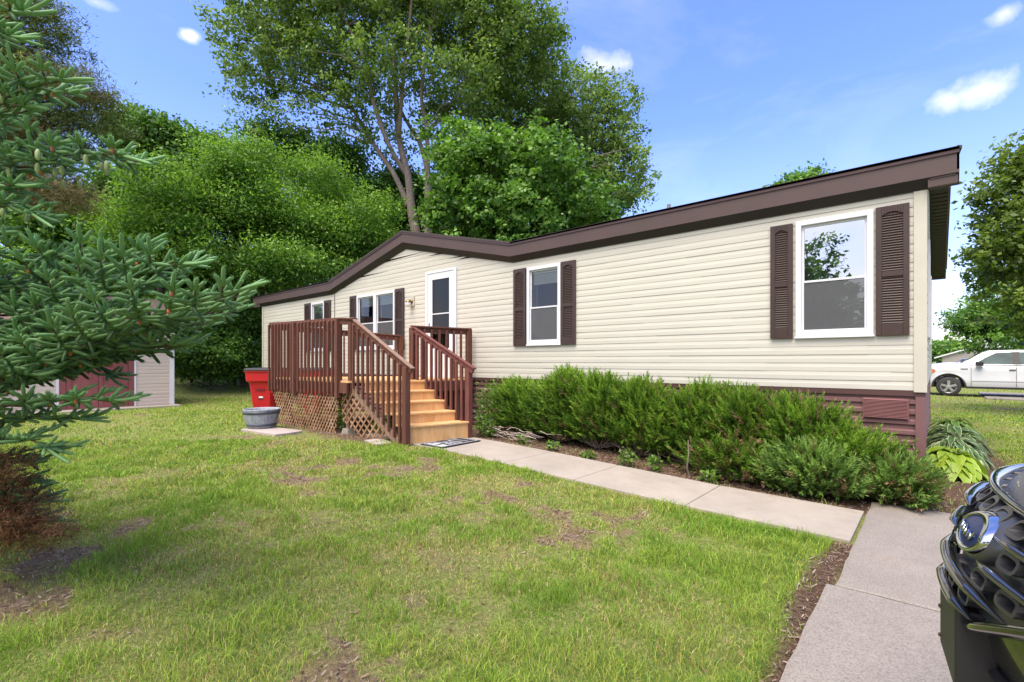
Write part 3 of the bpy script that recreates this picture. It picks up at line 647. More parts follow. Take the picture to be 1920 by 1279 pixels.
# sloped soffit and lowered frieze below the fascia; eave shadow painted near-black
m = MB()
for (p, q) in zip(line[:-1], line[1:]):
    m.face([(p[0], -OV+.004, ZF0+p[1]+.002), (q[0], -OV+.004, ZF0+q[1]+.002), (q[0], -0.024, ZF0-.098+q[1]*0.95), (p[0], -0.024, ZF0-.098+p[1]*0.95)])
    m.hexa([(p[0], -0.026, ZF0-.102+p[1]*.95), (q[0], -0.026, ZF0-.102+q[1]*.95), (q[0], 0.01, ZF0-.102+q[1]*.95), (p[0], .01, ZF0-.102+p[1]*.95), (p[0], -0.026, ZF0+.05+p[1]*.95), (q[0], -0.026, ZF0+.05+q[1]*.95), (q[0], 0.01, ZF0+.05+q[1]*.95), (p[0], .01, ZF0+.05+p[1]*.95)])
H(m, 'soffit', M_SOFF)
# gable ends: rake boards, ribbed soffit under the overhang, boxed eave returns
for sx, X in ((1, RX), (-1, LX)):
    o = OE if sx > 0 else OE+.28; xo = X+sx*o; m = MB(); sf = MB()
    for (ya, yb, za, zb) in ((-OV, yr, ZF0+.08, RIDGE-.06), (yr, DY+OV, RIDGE-.06, ZF0+.08)):
        P = [(xo-sx*.02, ya, za-.05), (xo-sx*.02, yb, zb-.05), (xo, yb, zb-.05), (xo, ya, za-.05), (xo-sx*.02, ya, za+.20), (xo-sx*.02, yb, zb+.20), (xo, yb, zb+.20), (xo, ya, za+.20)]
        m.hexa(P); n = 30
        for i in range(n):
            t0, t1 = i/n, (i+.8)/n; y0, y1 = ya+(yb-ya)*t0, ya+(yb-ya)*t1; z0, z1 = za+(zb-za)*t0, za+(zb-za)*t1; y2 = ya+(yb-ya)*(i+1)/n; z2 = za+(zb-za)*(i+1)/n
            sf.face([(X+sx*.02, y0, z0-.05), (xo-sx*.02, y0, z0-.05), (xo-sx*.02, y1, z1-.05), (X+sx*.02, y1, z1-.05)]); sf.face([(X+sx*.02, y1, z1-.035), (xo-sx*.02, y1, z1-.035), (xo-sx*.02, y2, z2-.035), (X+sx*.02, y2, z2-.035)])
    m.box((X+sx*.03, -OV+.02, ZF0-.10), (xo-sx*.01, -.03+.02, ZF0+.12)); m.box((X+sx*.05, -OV+.012, ZF0-.02), (xo-sx*.03, -OV+.02, ZF0+.0))
    H(m, 'rake_board', M_BROWN); H(sf, 'rake_soffit', M_SOFF)
m = MB(); m.box((LX-OE-.28, DY+OV-.02, ZF0), (RX+OE, DY+OV, ZF1)); H(m, 'fascia', M_BROWN)
p = at(1254, 385, 12.0)
m = MB(); m.tube([(p.x, p.y, 4.0), (p.x, p.y, p.z+.02)], .045, 12); H(m, 'vent_pipe', simple('pipe_grey', (0.20, 0.18, 0.16), 0.7))
# curled peeling corner of the end wall, seen edge-on
# ================================================================ porch deck
def gp(u, v, z=0.0):
    d = at(u, v, 1.0)-Vector((CAMX, CAMY, CAMZ)); t = (z-CAMZ)/d.z
    return Vector((CAMX+d.x*t, CAMY+d.y*t, z))
def paintwood(name, c, worn):
    b = MatB(name); g = b.noise(2.0, 7, 0.65, (9, 9, 1.2), 0.5); w = b.noise(3.5, 6, 0.75)
    col = b.ramp(g, [(0.3, tuple(x*0.7 for x in c)), (0.55, c), (0.75, tuple(x*1.35 for x in c))])
    col = b.mix(b.ramp(w, [(0.62, 0.0), (0.74, 0.7)]), col, worn); b.base(col); b.set(Roughness=0.7); b.p.inputs['Specular IOR Level'].default_value = 0.3; b.bump(g, 0.4, 0.004); return b.m
M_DECKP = paintwood('brown_stained_wood', (0.125, 0.050, 0.034), (0.24, 0.12, 0.07))
M_DECKR = paintwood('red_brown_stained_wood', (0.16, 0.058, 0.048), (0.25, 0.13, 0.09))
M_WEATH = paintwood('weathered_stringer', (0.26, 0.17, 0.12), (0.50, 0.46, 0.42))
M_TREAD = wood('new_pine_tread', (0.52, 0.28, 0.10), (0.66, 0.40, 0.17), (0.76, 0.51, 0.25), (14, 1.2, 14), 0.6, 0.25)
M_RISER = wood('new_pine_riser', (0.56, 0.28, 0.095), (0.68, 0.39, 0.16), (0.76, 0.49, 0.23), (6, 4, 1.2), 0.6, 0.2)
M_LATT = wood('lattice_cedar', (0.16, 0.08, 0.04), (0.30, 0.17, 0.09), (0.42, 0.29, 0.19), (3, 3, 3), 0.8, 0.3)
deck = thing('wooden_deck', (-8.6, -1.3, 0.15), 'brown stained porch deck with baluster railings, lattice skirt and new unpainted pine steps', 'deck')
def K(m, name, mat, **k):
    o = m.build(name, mat, **k); o.parent = deck; o.matrix_parent_inverse = Matrix.Translation(-Vector(deck.location)); return o
rr = random.Random(3); ZD = 1.13
# floor boards run left-right, clipped to the skewed left end
m = MB(); y = -2.46
while y < -0.05:
    y1 = min(y+0.134, -0.03); xl = lambda yy: -10.72+(yy+2.46)*(1.42/2.43); xr = lambda yy: (-7.62+(yy+2.46)*0.36) if yy < -1.28 else -7.02
    dz = rr.uniform(-.0015, .0015)
    m.hexa([(xl(y), y, ZD-.036), (xr(y), y, ZD-.036), (xr(y1), y1, ZD-.036), (xl(y1), y1, ZD-.036), (xl(y), y, ZD+dz), (xr(y), y, ZD+dz), (xr(y1), y1, ZD+dz), (xl(y1), y1, ZD+dz)]); y += 0.14
K(m, 'floor_boards', M_TREAD, bevel=0.003, seg=1)
m = MB(); zt = ZD-.037
m.bar((-10.72, -2.475, zt-.09), (-7.62, -2.475, zt-.09), .038, .18); K(m, 'rim_board', M_DECKP)
m = MB(); m.bar((-10.74, -2.44, zt-.09), (-9.33, -.05, zt-.09), .038, .18); K(m, 'rim_board', M_DECKP)
m = MB(); m.bar((-7.0, -1.28, zt-.09), (-7.0, -.06, zt-.09), .038, .19); K(m, 'rim_board', M_DECKP)
def post(x, y, z0, z1, mat=M_DECKP, w=.09, rz=0):
    m = MB(); m.hexa([(x-w/2, y-w/2, z0), (x+w/2, y-w/2, z0), (x+w/2, y+w/2, z0), (x-w/2, y+w/2, z0), (x-w/2, y-w/2, z1), (x+w/2, y-w/2, z1), (x+w/2, y+w/2, z1), (x-w/2, y+w/2, z1)]); K(m, 'post', mat, bevel=.005)
def baluster(x, y, z0, z1, side=(0, -1), mat=M_DECKP, w=.040, sl=0.03):
    """square picket; the top is cut back on the outer side, the foot too"""
    a, b_ = side; t = rr.uniform(-.003, .003); x += t; tw = rr.uniform(-.004, .004)
    n = Vector((a, b_, 0)); s = Vector((-b_, a, 0)); c = Vector((x, y, 0)); P = []
    for z, ic, oc in ((z0, 0, sl), (z1, 0, -sl)):
        for (p, q, e) in ((-1, -1, ic), (1, -1, ic), (1, 1, oc), (-1, 1, oc)):
            v = c+s*(p*w/2+(tw if z == z1 else 0))+n*(q*w/2); v.z = z+e; P.append(v)
    m = MB(); m.hexa(P); K(m, 'baluster', mat, bevel=.003, seg=1)
# front railing: pickets screwed to the outside of the rim and the top rail
zl = lambda x: 2.285+(x+10.75)*(-0.055/2.85)
posts_x = (-10.66, -9.62, -7.98)
for x in posts_x: post(x, -2.44+.0, .80, zl(x)-.03)
m = MB(); m.bar((-10.75, -2.475, zl(-10.75)-.055), (-7.90, -2.475, zl(-7.9)-.055), .038, .10); K(m, 'top_rail', M_DECKP, bevel=.004)
m = MB(); m.bar((-10.78, -2.43, zl(-10.75)+.006), (-7.87, -2.43, zl(-7.9)+.006), .125, .03); K(m, 'rail_cap', M_DECKP, bevel=.004)
x = -10.72; k = 0
while x < -7.93:
    baluster(x, -2.516, 0.83+rr.uniform(-.012, .012), zl(x)-.004+rr.uniform(-.01, .004)); x += .148; k += 1
post(-9.55, -2.515, .82, 2.25, w=.075); post(-7.93, -2.49, .82, 2.23, w=.085)
# railing along the skewed left end up to the wall
def endrail(P, Q, zP, zQ, n, side, name='top_rail', z0=.93, cap=True, skip=0, hh=.10):
    P = Vector((*P, zP)); Q = Vector((*Q, zQ)); m = MB(); m.bar(P-Vector((0, 0, .055)), Q-Vector((0, 0, .055)), .038, hh); K(m, name, M_DECKP, bevel=.004)
    if cap: m = MB(); m.bar(P+Vector((0, 0, .008)), Q+Vector((0, 0, .008)), .12, .03); K(m, 'rail_cap', M_DECKP, bevel=.004)
    for i in range(skip, n):
        p = P.lerp(Q, (i+.5)/n); baluster(p.x+side[0]*.04, p.y+side[1]*.04, z0, p.z-.02, side)
endrail((-10.70, -2.40), (-9.32, -.14), 2.26, 2.06, 14, (.85, -.52)); post(-9.33, -.12, .95, 2.07, w=.10)
# short return from the front rail to the head of the steps
m = MB(); m.bar((-7.90, -2.46, 2.18), (-7.60, -2.38, 2.165), .038, .10); m.bar((-7.93, -2.44, 2.235), (-7.56, -2.37, 2.215), .12, .03); K(m, 'top_rail', M_DECKP, bevel=.004)
post(-7.66, -2.38, .88, 2.15)
# rail on the right of the landing back to the wall
post(-7.36, -1.28, .92, 2.11, w=.10); post(-7.00, -.16, .92, 2.11, w=.10); post(-7.22, -1.285, .92, 2.08, w=.055)
endrail((-7.36, -1.30), (-6.99, -.12), 2.125, 2.115, 8, (.95, -.3))
# stair rails
def stairrail(P, Q, n, y, foot, mat, side):
    P = Vector(P); Q = Vector(Q); d = (Q-P).normalized(); nrm = Vector((d.z*-1, 0, d.x)); nrm = nrm if nrm.z > 0 else -nrm
    m = MB(); m.bar(P-nrm*.045, Q-nrm*.045+d*.10, .038, .088, up=nrm); K(m, 'handrail', mat, bevel=.005)
    m = MB(); m.bar(P+nrm*.012-d*.02, Q+nrm*.012+d*.12, .075, .022, up=nrm); K(m, 'rail_cap', M_WEATH if y < -2 else mat, bevel=.005)
    for i in range(n):
        t = (i+.6)/n; p = P.lerp(Q, t*.93); zt = p.z-.055; zb = foot(p.x); s_ = .022
        x, yy, w = p.x, y+side*.041, .040; q = rr.uniform(-.01, .01)
        m = MB(); m.hexa([(x-w/2, yy-w/2, zb+q+s_), (x+w/2, yy-w/2, zb+q), (x+w/2, yy+w/2, zb+q), (x-w/2, yy+w/2, zb+q+s_), (x-w/2, yy-w/2, zt+.01), (x+w/2, yy-w/2, zt-.010), (x+w/2, yy+w/2, zt-.010), (x-w/2, yy+w/2, zt+.01)]); K(m, 'baluster', mat, bevel=.003, seg=1)
sl = lambda x: 1.00-(x+7.60)*0.62
stairrail((-7.62, -2.38, 2.215), (-6.02, -2.38, 1.405), 10, -2.38, lambda x: sl(x)+.045, M_DECKP, -1)
stairrail((-7.38, -1.28, 2.13), (-5.80, -1.28, 1.39), 11, -1.28, lambda x: (1.13-max(0, math.floor((x+7.10)/.285)+1)*.166 if x > -7.1 else .93)-(0.02), M_DECKR, -1)
post(-6.06, -2.40, .12, 1.385, M_DECKP, .095); post(-5.86, -1.26, .20, 1.345, M_DECKR, .095)
m = MB(); m.bar((-7.64, -2.375, 1.0), (-6.08, -2.375, .065), .04, .13, up=(0.5, 0, 1)); K(m, 'stringer', M_WEATH, bevel=.004)
m = MB(); m.bar((-7.10, -1.235, .98), (-5.86, -1.235, .21), .04, .2, up=(0.5, 0, 1)); K(m, 'stringer', M_DECKP, bevel=.004)
# treads and risers (the whole flight is a little skewed, like the deck)
yl, yr_ = -2.345, -1.30
for n in range(5):
    z = .465+.166*n; xl_, xr_ = -6.10-.292*n, -5.83-.285*n; dep = .32
    if n < 4:
        m = MB(); P = [(xl_-dep, yl, z-.032), (xl_+.025, yl, z-.032), (xr_+.025, yr_, z-.032), (xr_-dep, yr_, z-.032)]; m.hexa(P+[(p[0], p[1], z) for p in P]); K(m, 'tread', M_TREAD, bevel=.006)
    else:
        m = MB(); P = [(xl_-.05, yl, z-.036), (xl_+.025, yl, z-.036), (xr_+.025, yr_, z-.036), (xr_-.05, yr_, z-.036)]; m.hexa(P+[(p[0], p[1], z+.003) for p in P]); K(m, 'tread', M_TREAD, bevel=.006)
    zb = z-.166-.001 if n else .13
    m = MB(); P = [(xl_-.022, yl+.002, zb), (xl_, yl+.002, zb), (xr_, yr_-.002, zb), (xr_-.022, yr_-.002, zb)]; m.hexa(P+[(p[0], p[1], z-.033) for p in P]); K(m, 'riser', M_RISER, bevel=.002)
# lattice
def clipline(p, d, poly):
    t0, t1 = -99, 99
    for (a, b_) in zip(poly, poly[1:]+poly[:1]):
        ex, ez = b_[0]-a[0], b_[1]-a[1]; nx, nz = -ez, ex; den = nx*d[0]+nz*d[1]; num = nx*(a[0]-p[0])+nz*(a[1]-p[1])
        if abs(den) < 1e-9:
            if num > 0: return None
            continue
        t = num/den
        if den > 0: t0 = max(t0, t)
        else: t1 = min(t1, t)
    return (t0, t1) if t1-t0 > .02 else None
def lattice(poly, y, ang1, ang2, sp, w, jit=.01, drop=0.0):
    m = MB(); cx_ = sum(p[0] for p in poly)/len(poly); cz_ = sum(p[1] for p in poly)/len(poly)
    for li, ang in enumerate((ang1, ang2)):
        d = (math.cos(R(ang)), math.sin(R(ang))); nn = (-d[1], d[0]); yy = y+li*.009
        for i in range(-40, 41):
            if rr.random() < drop: continue
            s_ = i*sp+rr.uniform(-jit, jit)*.4; p = (cx_+nn[0]*s_, cz_+nn[1]*s_); c = clipline(p, d, poly)
            if not c: continue
            a = (p[0]+d[0]*c[0], yy, p[1]+d[1]*c[0]); b_ = (p[0]+d[0]*c[1], yy+rr.uniform(-.01, .01), p[1]+d[1]*c[1]); m.bar(a, b_, .008, w, up=(nn[0], 0, nn[1]))
    return m
K(lattice([(-10.25, .14), (-8.05, .12), (-7.98, .88), (-10.72, .88)], -2.46, 52, -52, .082, .030), 'lattice_panel', M_LATT)
K(lattice([(-7.92, .42), (-7.15, .10), (-6.72, .14), (-6.55, .30), (-7.66, .96), (-8.0, .96)], -2.40, 46, -34, .118, .034, .012), 'lattice_panel', M_LATT)
post(-7.86, -2.30, .12, .9, M_WEATH); m = MB(); m.hexa([(-8.0, -2.42, .08), (-7.74, -2.42, .08), (-7.74, -2.18, .08), (-8.0, -2.18, .08), (-7.96, -2.38, .27), (-7.78, -2.38, .27), (-7.78, -2.22, .27), (-7.96, -2.22, .27)]); K(m, 'footing', M_DRIVE, bevel=.01)
for x, y in ((-10.3, -2.25), (-9.3, -.4), (-7.2, -.3), (-7.3, -1.2)): post(x, y, .1, 1.06, M_WEATH)

# ---------------------------------------------------------------- small things round the deck
def flagstone(c, w, d, rz, mat, name, label, cat, th=.05, group=None):
    z = gz(*c); r_ = random.Random(int(c[0]*100)); pts = []
    for (a, b_) in ((-1, -1), (0, -1.02), (1, -1), (1.03, 0), (1, 1), (0, 1), (-1, 1), (-1, 0)): pts.append((a*w/2+r_.uniform(-.015, .015), b_*d/2+r_.uniform(-.015, .015)))
    m = MB(); m.grid([[(p[0], p[1], -.04) for p in pts], [(p[0], p[1], th-.008) for p in pts], [(p[0]*.975, p[1]*.975, th) for p in pts]], 0, False, True); m.face([(p[0]*.975, p[1]*.975, th) for p in pts])
    o = m.build(name, mat); o.location = (c[0], c[1], z); o.rotation_euler = (0, 0, rz); return finish(o, label, cat, group)
M_STONE = concrete('worn_pinkish_paver', (0.40, 0.34, 0.31), 0.3)
flagstone((-9.10, -3.14), 1.15, .52, R(8), M_STONE, 'paving_slab', 'worn pinkish concrete slab under the barrel planter', 'slab')
flagstone((-7.05, -2.05), .62, .42, R(20), M_STONE, 'paving_slab', 'grey slab lying in the shade beneath the porch steps', 'slab')
flagstone((-6.62, -2.52), .50, .26, R(-14), M_STONE, 'paving_slab', 'thin brownish slab in the grass at the foot of the stair post', 'slab', .03)
# half-barrel planter
M_STAVE = wood('grey_barrel_staves', (0.16, 0.18, 0.21), (0.27, 0.30, 0.34), (0.40, 0.43, 0.46), (14, 14, 1.2), 0.55, 0.3); M_BAND = simple('dark_barrel_band', (0.055, 0.065, 0.085), 0.4, 0.15, 5)
bx, by = -9.56, -3.13; bz = gz(bx, by)+.05
pl = thing('barrel_planter', (bx, by, bz), 'grey half-barrel planter with two dark hoops beside the lattice', 'planter')
m = MB(); rows = []; n = 96
for r_, h in ((.0, .0), (.235, .0), (.262, .08), (.285, .17), (.305, .26), (.318, .335), (.325, .355), (.312, .358), (.298, .33), (.27, .20), (0, .2)):
    rows.append([((r_+(0.003 if 0.2 < r_ and j % 6 else -.002 if r_ > .2 else 0))*math.cos(2*math.pi*j/n), (r_+(0.003 if 0.2 < r_ and j % 6 else -.002 if r_ > .2 else 0))*math.sin(2*math.pi*j/n), h) for j in range(n)])
m.grid(rows, 0, True, True); m.build('staves', M_STAVE, pl)
for (h0, h1, ra, rb) in ((.045, .085, .253, .266), (.27, .318, .309, .319)):
    m = MB(); m.lathe((0, 0, 0), [(ra, h0), (ra+.008, h0), (rb+.008, h1), (rb, h1)], 48); m.build('hoop', M_BAND, pl)
m = MB(); m.lathe((0, 0, 0), [(0.0, .31), (.29, .30)], 24); m.build('soil', simple('planter_soil', (0.06, 0.055, 0.055), 0.95, .4, 20, .8, 60), pl)
# red wheeled bins behind the deck
M_RED = simple('red_plastic', (0.50, 0.012, 0.022), 0.35, 0.06, 2, 0.08, 60); M_LID = simple('black_lid', (0.018, 0.018, 0.022), 0.45, 0.1, 4); M_TYRE = simple('tyre_rubber', (0.03, 0.03, 0.032), 0.8, 0.15, 8, .2, 80)
M_STICK = simple('white_sticker', (0.8, 0.8, 0.8), 0.5, 0.02)
def bin_(x, y, rz, label):
    t = thing('wheeled_bin', (x, y, gz(x, y)), label, 'trash bin', 'red wheeled bins behind the deck', rz); m = MB()
    sec = [(.02, .21, .26), (.30, .25, .30), (.62, .275, .335), (.80, .29, .36), (.84, .335, .42), (1.04, .345, .435), (1.05, .365, .455), (1.09, .365, .455)]
    rows = []
    for (z, a, b_) in sec:
        c = .05; rows.append([(-a+c, -b_, z), (a-c, -b_, z), (a, -b_+c, z), (a, b_-c, z), (a-c, b_, z), (-a+c, b_, z), (-a, b_-c, z), (-a, -b_+c, z)])
    m.grid(rows, 0, False, True); m.face(rows[0][::-1]); m.build('body', M_RED, t, bevel=.008)
    m = MB(); rows = []
    for (z, s_) in ((1.085, 1.03), (1.115, 1.03), (1.145, .94), (1.155, .6)):
        a, b_, c = .365*s_, .455*s_, .05; rows.append([(-a+c, -b_, z), (a-c, -b_, z), (a, -b_+c, z), (a, b_-c, z), (a-c, b_, z), (-a+c, b_, z), (-a, b_-c, z), (-a, -b_+c, z)])
    m.grid(rows, 0, False, True); m.face(rows[-1]); m.build('lid', M_LID, t, bevel=.006)
    m = MB(); m.box((-.12, -.355, .62), (.10, -.30, .66)); m.box((-.07, -.32, .40), (.05, -.27, .55)); m.build('grip', simple('dark_red_recess', (0.14, 0.004, 0.008), 0.6), t)
    m = MB(); m.box((-.05, -.325, .44), (.05, -.31, .475)); m.build('sticker', M_STICK, t)
    m = MB(); m.tube([(-.30, .50, 1.03), (.30, .50, 1.03)], .016, 8); m.build('handle', M_RED, t)
    for s in (-1, 1):
        m = MB(); m.lathe((s*.27, .34, .13), [(0, -.03), (.11, -.03), (.13, -.02), (.13, .02), (.11, .03), (0, .03)], 20, ax='x'); m.build('wheel', M_TYRE, t)
bin_(-12.15, -1.95, R(40), 'red wheeled bin with black lid, half hidden by the left end of the deck')
bin_(-11.55, -1.02, R(40), 'red wheeled bin seen only through the deck balusters')
# door mat with a pale printed pattern
mt = thing('door_mat', (-5.66, -1.83, gz(-5.66, -1.83)+.023), 'black rubber door mat with worn pale printing at the foot of the steps', 'mat', rz=R(2))
m = MB(); m.box((-.245, -.42, 0), (.245, .42, .014)); m.build('mat', simple('black_mat', (0.020, 0.020, 0.024), 0.9, .3, 40, .6, 200), mt, bevel=.004)
m = MB(); z0, z1 = .0145, .0165
def st(a, b_, w=.014): m.bar((a[0], a[1], .0155), (b_[0], b_[1], .0155), w, .002)
for s in (1,): 
    for q in (.205,): st((-q, -.38), (q, -.38)); st((-q, .38), (q, .38)); st((q, -.38), (q, .38)); st((-q, -.38), (-q, -.12)); st((-q, .05), (-q, .38))
    m.box((.06, -.37, z0), (.19, -.24, z1)); m.box((-.17, -.35, z0), (.02, -.30, z1)); m.box((-.14, -.27, z0), (-.02, -.20, z1))
    for (y, w) in ((-.15, .03), (-.05, .02), (.06, .025), (.20, .015)): st((-.14, y), (.15, y+.03), w)
    st((.15, -.20), (.15, .10), .02); st((-.02, -.16), (-.02, .02), .02); st((-.14, .08), (-.14, .25), .012)
m.build('print', simple('worn_white_print', (0.50, 0.52, 0.55), 0.8, .3, 30), mt)
# ================================================================ garden shed at the left
sh = thing('garden_shed', (-17.6, -4.3, gz(-17, -4)), 'pinkish beige sided shed with faded maroon double door behind the spruce', 'shed')
M_SHS = siding_mat('beige_vinyl', (0.56, 0.47, 0.39)); M_SHT = simple('pale_trim', (0.66, 0.64, 0.66), 0.5, .05)
def maroon():
    b = MatB('faded_maroon_paint'); w = b.noise(2.2, 7, .7, (1, 1, .35)); ch = b.noise(9, 6, .8, (1, 1, 4))
    col = b.ramp(w, [(0.3, (0.17, 0.040, 0.042)), (0.7, (0.26, 0.075, 0.072))]); col = b.mix(b.ramp(ch, [(0.70, 0.0), (0.76, .8)]), col, (0.55, 0.42, 0.42)); b.base(col); b.set(Roughness=.6); return b.m
M_MAR = maroon()
def SH(m, name, mat, **k):
    o = m.build(name, mat, **k); o.parent = sh; return o
# local: front face at x=+0.6 facing +x, y runs -2.3 .. 1.62
fx, y0, y1, hz, yd0, yd1 = .6, -2.3, 1.62, 1.98, -.88, .68
m = MB(); siding(m, (fx, 0, 0), (0, 1, 0), (1, 0, 0), 4, .05, 20, lambda z: [(y0+.06, yd0)], [], .1016); siding(m, (fx, 0, 0), (0, 1, 0), (1, 0, 0), 4, .05, 20, lambda z: [(yd1, y1-.08)], [], .1016)
siding(m, (fx, 0, 0), (0, 1, 0), (1, 0, 0), 4, .05+20*.1016, 2, lambda z: [(y0+.06, y1-.08)], [], .1016); SH(m, 'front_wall', M_SHS)
m = MB(); siding(m, (fx, y1, 0), (-1, 0, 0), (0, 1, 0), 3, .05, 30, lambda z: [(.06, 2.9)] if z < 2.2 else [(.06+(z-2.2)*1.6, 2.9-(z-2.2)*1.6)], []); siding(m, (fx, y0, 0), (-1, 0, 0), (0, -1, 0), 3, .05, 30, lambda z: [(.06, 2.9)] if z < 2.2 else [(.06+(z-2.2)*1.6, 2.9-(z-2.2)*1.6)], []); m.box((fx-2.95, y0, .05), (fx-2.9, y1, 2.0)); SH(m, 'side_wall', M_SHS)
for (a, b_) in (((fx-.03, y1-.09, 0.03), (fx+.026, y1+.024, 2.22)), ((fx-.03, y0-.024, 0.03), (fx+.026, y0+.09, 2.22)), ((fx, yd1, .02), (fx+.03, yd1+.05, 2.05)), ((fx, yd0-.05, .02), (fx+.03, yd0, 2.05))):
    m = MB(); m.box(a, b_); SH(m, 'trim', M_SHT, bevel=.004)
m = MB(); m.box((fx-.02, yd0, 2.0), (fx+.045, yd1, 2.13)); m.box((fx-.02, yd1-.13, .03), (fx+.036, yd1, 2.0)); m.box((fx-.02, yd0, .03), (fx+.036, yd0+.13, 2.0)); SH(m, 'door_frame', M_MAR, bevel=.004)
for (a, b_) in ((yd0+.14, -.105), (-.095, yd1-.14)):
    m = MB(); m.box((fx-.02, a, .05), (fx+.012, b_, 1.99)); e = fx+.028
    m.box((fx+.012, a, .05), (e, a+.1, 1.99)); m.box((fx+.012, b_-.1, .05), (e, b_, 1.99)); 
    for z in (.05, 1.02, 1.89): m.box((fx+.012, a+.1, z), (e-.002, b_-.1, z+.1))
    SH(m, 'door', M_MAR, bevel=.003)
m = MB(); m.box((fx-3.0, y0-.02, -.1), (fx+.62, y1+.05, .045)); SH(m, 'slab', M_WALK, bevel=.01)
m = MB(); t = .05; xc = fx-1.48
for (xa, xb, za, zb) in ((fx+.22, xc, 2.22, 3.20), (xc, fx-3.16, 3.20, 2.22)):
    m.hexa([(xa, y0-.16, za), (xb, y0-.16, zb), (xb, y1+.16, zb), (xa, y1+.16, za), (xa, y0-.16, za+t), (xb, y0-.16, zb+t), (xb, y1+.16, zb+t), (xa, y1+.16, za+t)])
SH(m, 'roof', simple('shed_shingle', (0.17, 0.10, 0.085), .9, .3, 25, .4, 90))
m = MB(); m.box((fx+.20, y0-.17, 2.12), (fx+.222, y1+.17, 2.26)); m.box((fx, y0-.15, 2.12), (fx+.2, y1+.15, 2.14)); SH(m, 'fascia', M_SHT)
# ================================================================ leaf and needle geometry
def quads_from(C, A, B, tip=1.0):
    """leaf quads: centre-base C, half-length A along, half-width B across (diamond)"""
    p0 = C-A; p2 = C+A*tip; p1 = C+B; p3 = C-B
    V = np.stack([p0, p1, p2, p3], 1).reshape(-1, 3); i = np.arange(len(C))*4
    return V, np.stack([i, i+1, i+2, i+3], 1)
def rdir(rs, n, zb=0.0, flat=1.0):
    d = rs.randn(n, 3); d[:, 2] = d[:, 2]*flat+zb; return d/np.linalg.norm(d, axis=1)[:, None]
def cross(a, b): return np.cross(a, b)
def unit(a): return a/np.maximum(np.linalg.norm(a, axis=1), 1e-6)[:, None]

# ---- junipers
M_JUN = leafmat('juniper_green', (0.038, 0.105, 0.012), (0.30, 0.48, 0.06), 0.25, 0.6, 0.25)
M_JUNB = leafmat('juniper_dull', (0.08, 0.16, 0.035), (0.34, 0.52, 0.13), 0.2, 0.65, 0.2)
M_TWIG = bark('grey_twig', (0.10, 0.075, 0.055), (0.33, 0.27, 0.22))
def juniper(cx_, cy_, rx, ry, h, n, seed, label, mat=None, brown=0.05, group='juniper shrubs along the front of the house', z_low=0.16, cat='shrub', ls=1.0, lean=-0.35):
    rs = np.random.RandomState(seed); zb = gz(cx_, cy_); root = thing('juniper_shrub', (cx_, cy_, zb), label, cat, group)
    # sprays spring from limbs that lean out over the path
    n = int(n*1.15); a = rs.rand(n)*2*np.pi; u = rs.rand(n)**0.42; z = rs.rand(n)
    el = z; r = u*np.sqrt(np.clip(1-(np.clip(el-0.42, 0, 1)/0.60)**2, 0.05, 1))*(0.72+0.28*np.clip(el*3.2, 0, 1))
    lump = 1+0.20*np.sin(a*3+seed)+0.14*np.sin(a*7+seed*2)
    x = np.cos(a)*r*rx*lump; y = np.sin(a)*r*ry*lump; zz = z_low+el*(h-z_low)*(0.76+0.32*vnoise(x+cx_+40, y*.5+seed*.0, 2.3))
    P = np.stack([x, y, zz], 1)
    out = unit(np.stack([x/rx*1.0, y/ry*1.0+lean, 0.55+0.7*el], 1)+0.38*rs.randn(n, 3))
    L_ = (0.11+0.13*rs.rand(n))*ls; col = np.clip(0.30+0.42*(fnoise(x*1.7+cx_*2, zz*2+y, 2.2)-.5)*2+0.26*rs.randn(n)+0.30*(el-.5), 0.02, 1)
    isb = rs.rand(n) < brown*(1.6-el)
    K_ = 18; Cs, As, Bs, T = [], [], [], []
    for k in range(K_):
        t = (k+0.5)/K_; side = rdir(rs, n); side = unit(side-out*np.sum(side*out, 1)[:, None])
        d = unit(out*0.9+side*0.62*(1-t*0.45)); l = (L_*0.235*(1-t*0.45))[:, None]
        bend = np.array([[0, 0, 1.0]])*0.03*t*t; C = P+out*(L_*t)[:, None]+bend+d*l*0.8
        w = unit(cross(d, rdir(rs, n)))
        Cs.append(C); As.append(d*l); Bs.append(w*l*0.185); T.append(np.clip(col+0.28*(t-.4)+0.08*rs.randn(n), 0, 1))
    V, Fq = quads_from(np.concatenate(Cs), np.concatenate(As), np.concatenate(Bs)); T = np.repeat(np.concatenate(T), 4)
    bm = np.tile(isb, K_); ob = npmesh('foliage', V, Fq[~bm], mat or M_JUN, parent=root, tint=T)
    if bm.any(): npmesh('dead_foliage', V, Fq[bm], M_DEADJ, parent=root, tint=T)
    # woody stems low down, some sweeping out dead
    m = MB(); r_ = random.Random(seed)
    for i in range(20):
        a = r_.uniform(0, 6.28); R1 = r_.uniform(.5, .98); e = Vector((math.cos(a)*rx*R1, math.sin(a)*ry*R1, r_.uniform(.05, h*.55))); q = [Vector((e.x*t, e.y*t, .02+(e.z)*t**1.5)) + Vector((r_.uniform(-.02, .02), r_.uniform(-.02, .02), r_.uniform(0, .03))) for t in (0.05, .3, .55, .8, 1)]
        m.tube(q, [.016, .013, .010, .007, .003], 5)
    m.build('stems', M_TWIG, root); return root
M_DEADJ = leafmat('dead_juniper', (0.14, 0.09, 0.05), (0.38, 0.27, 0.15), 0.15, 0.8, 0.1)
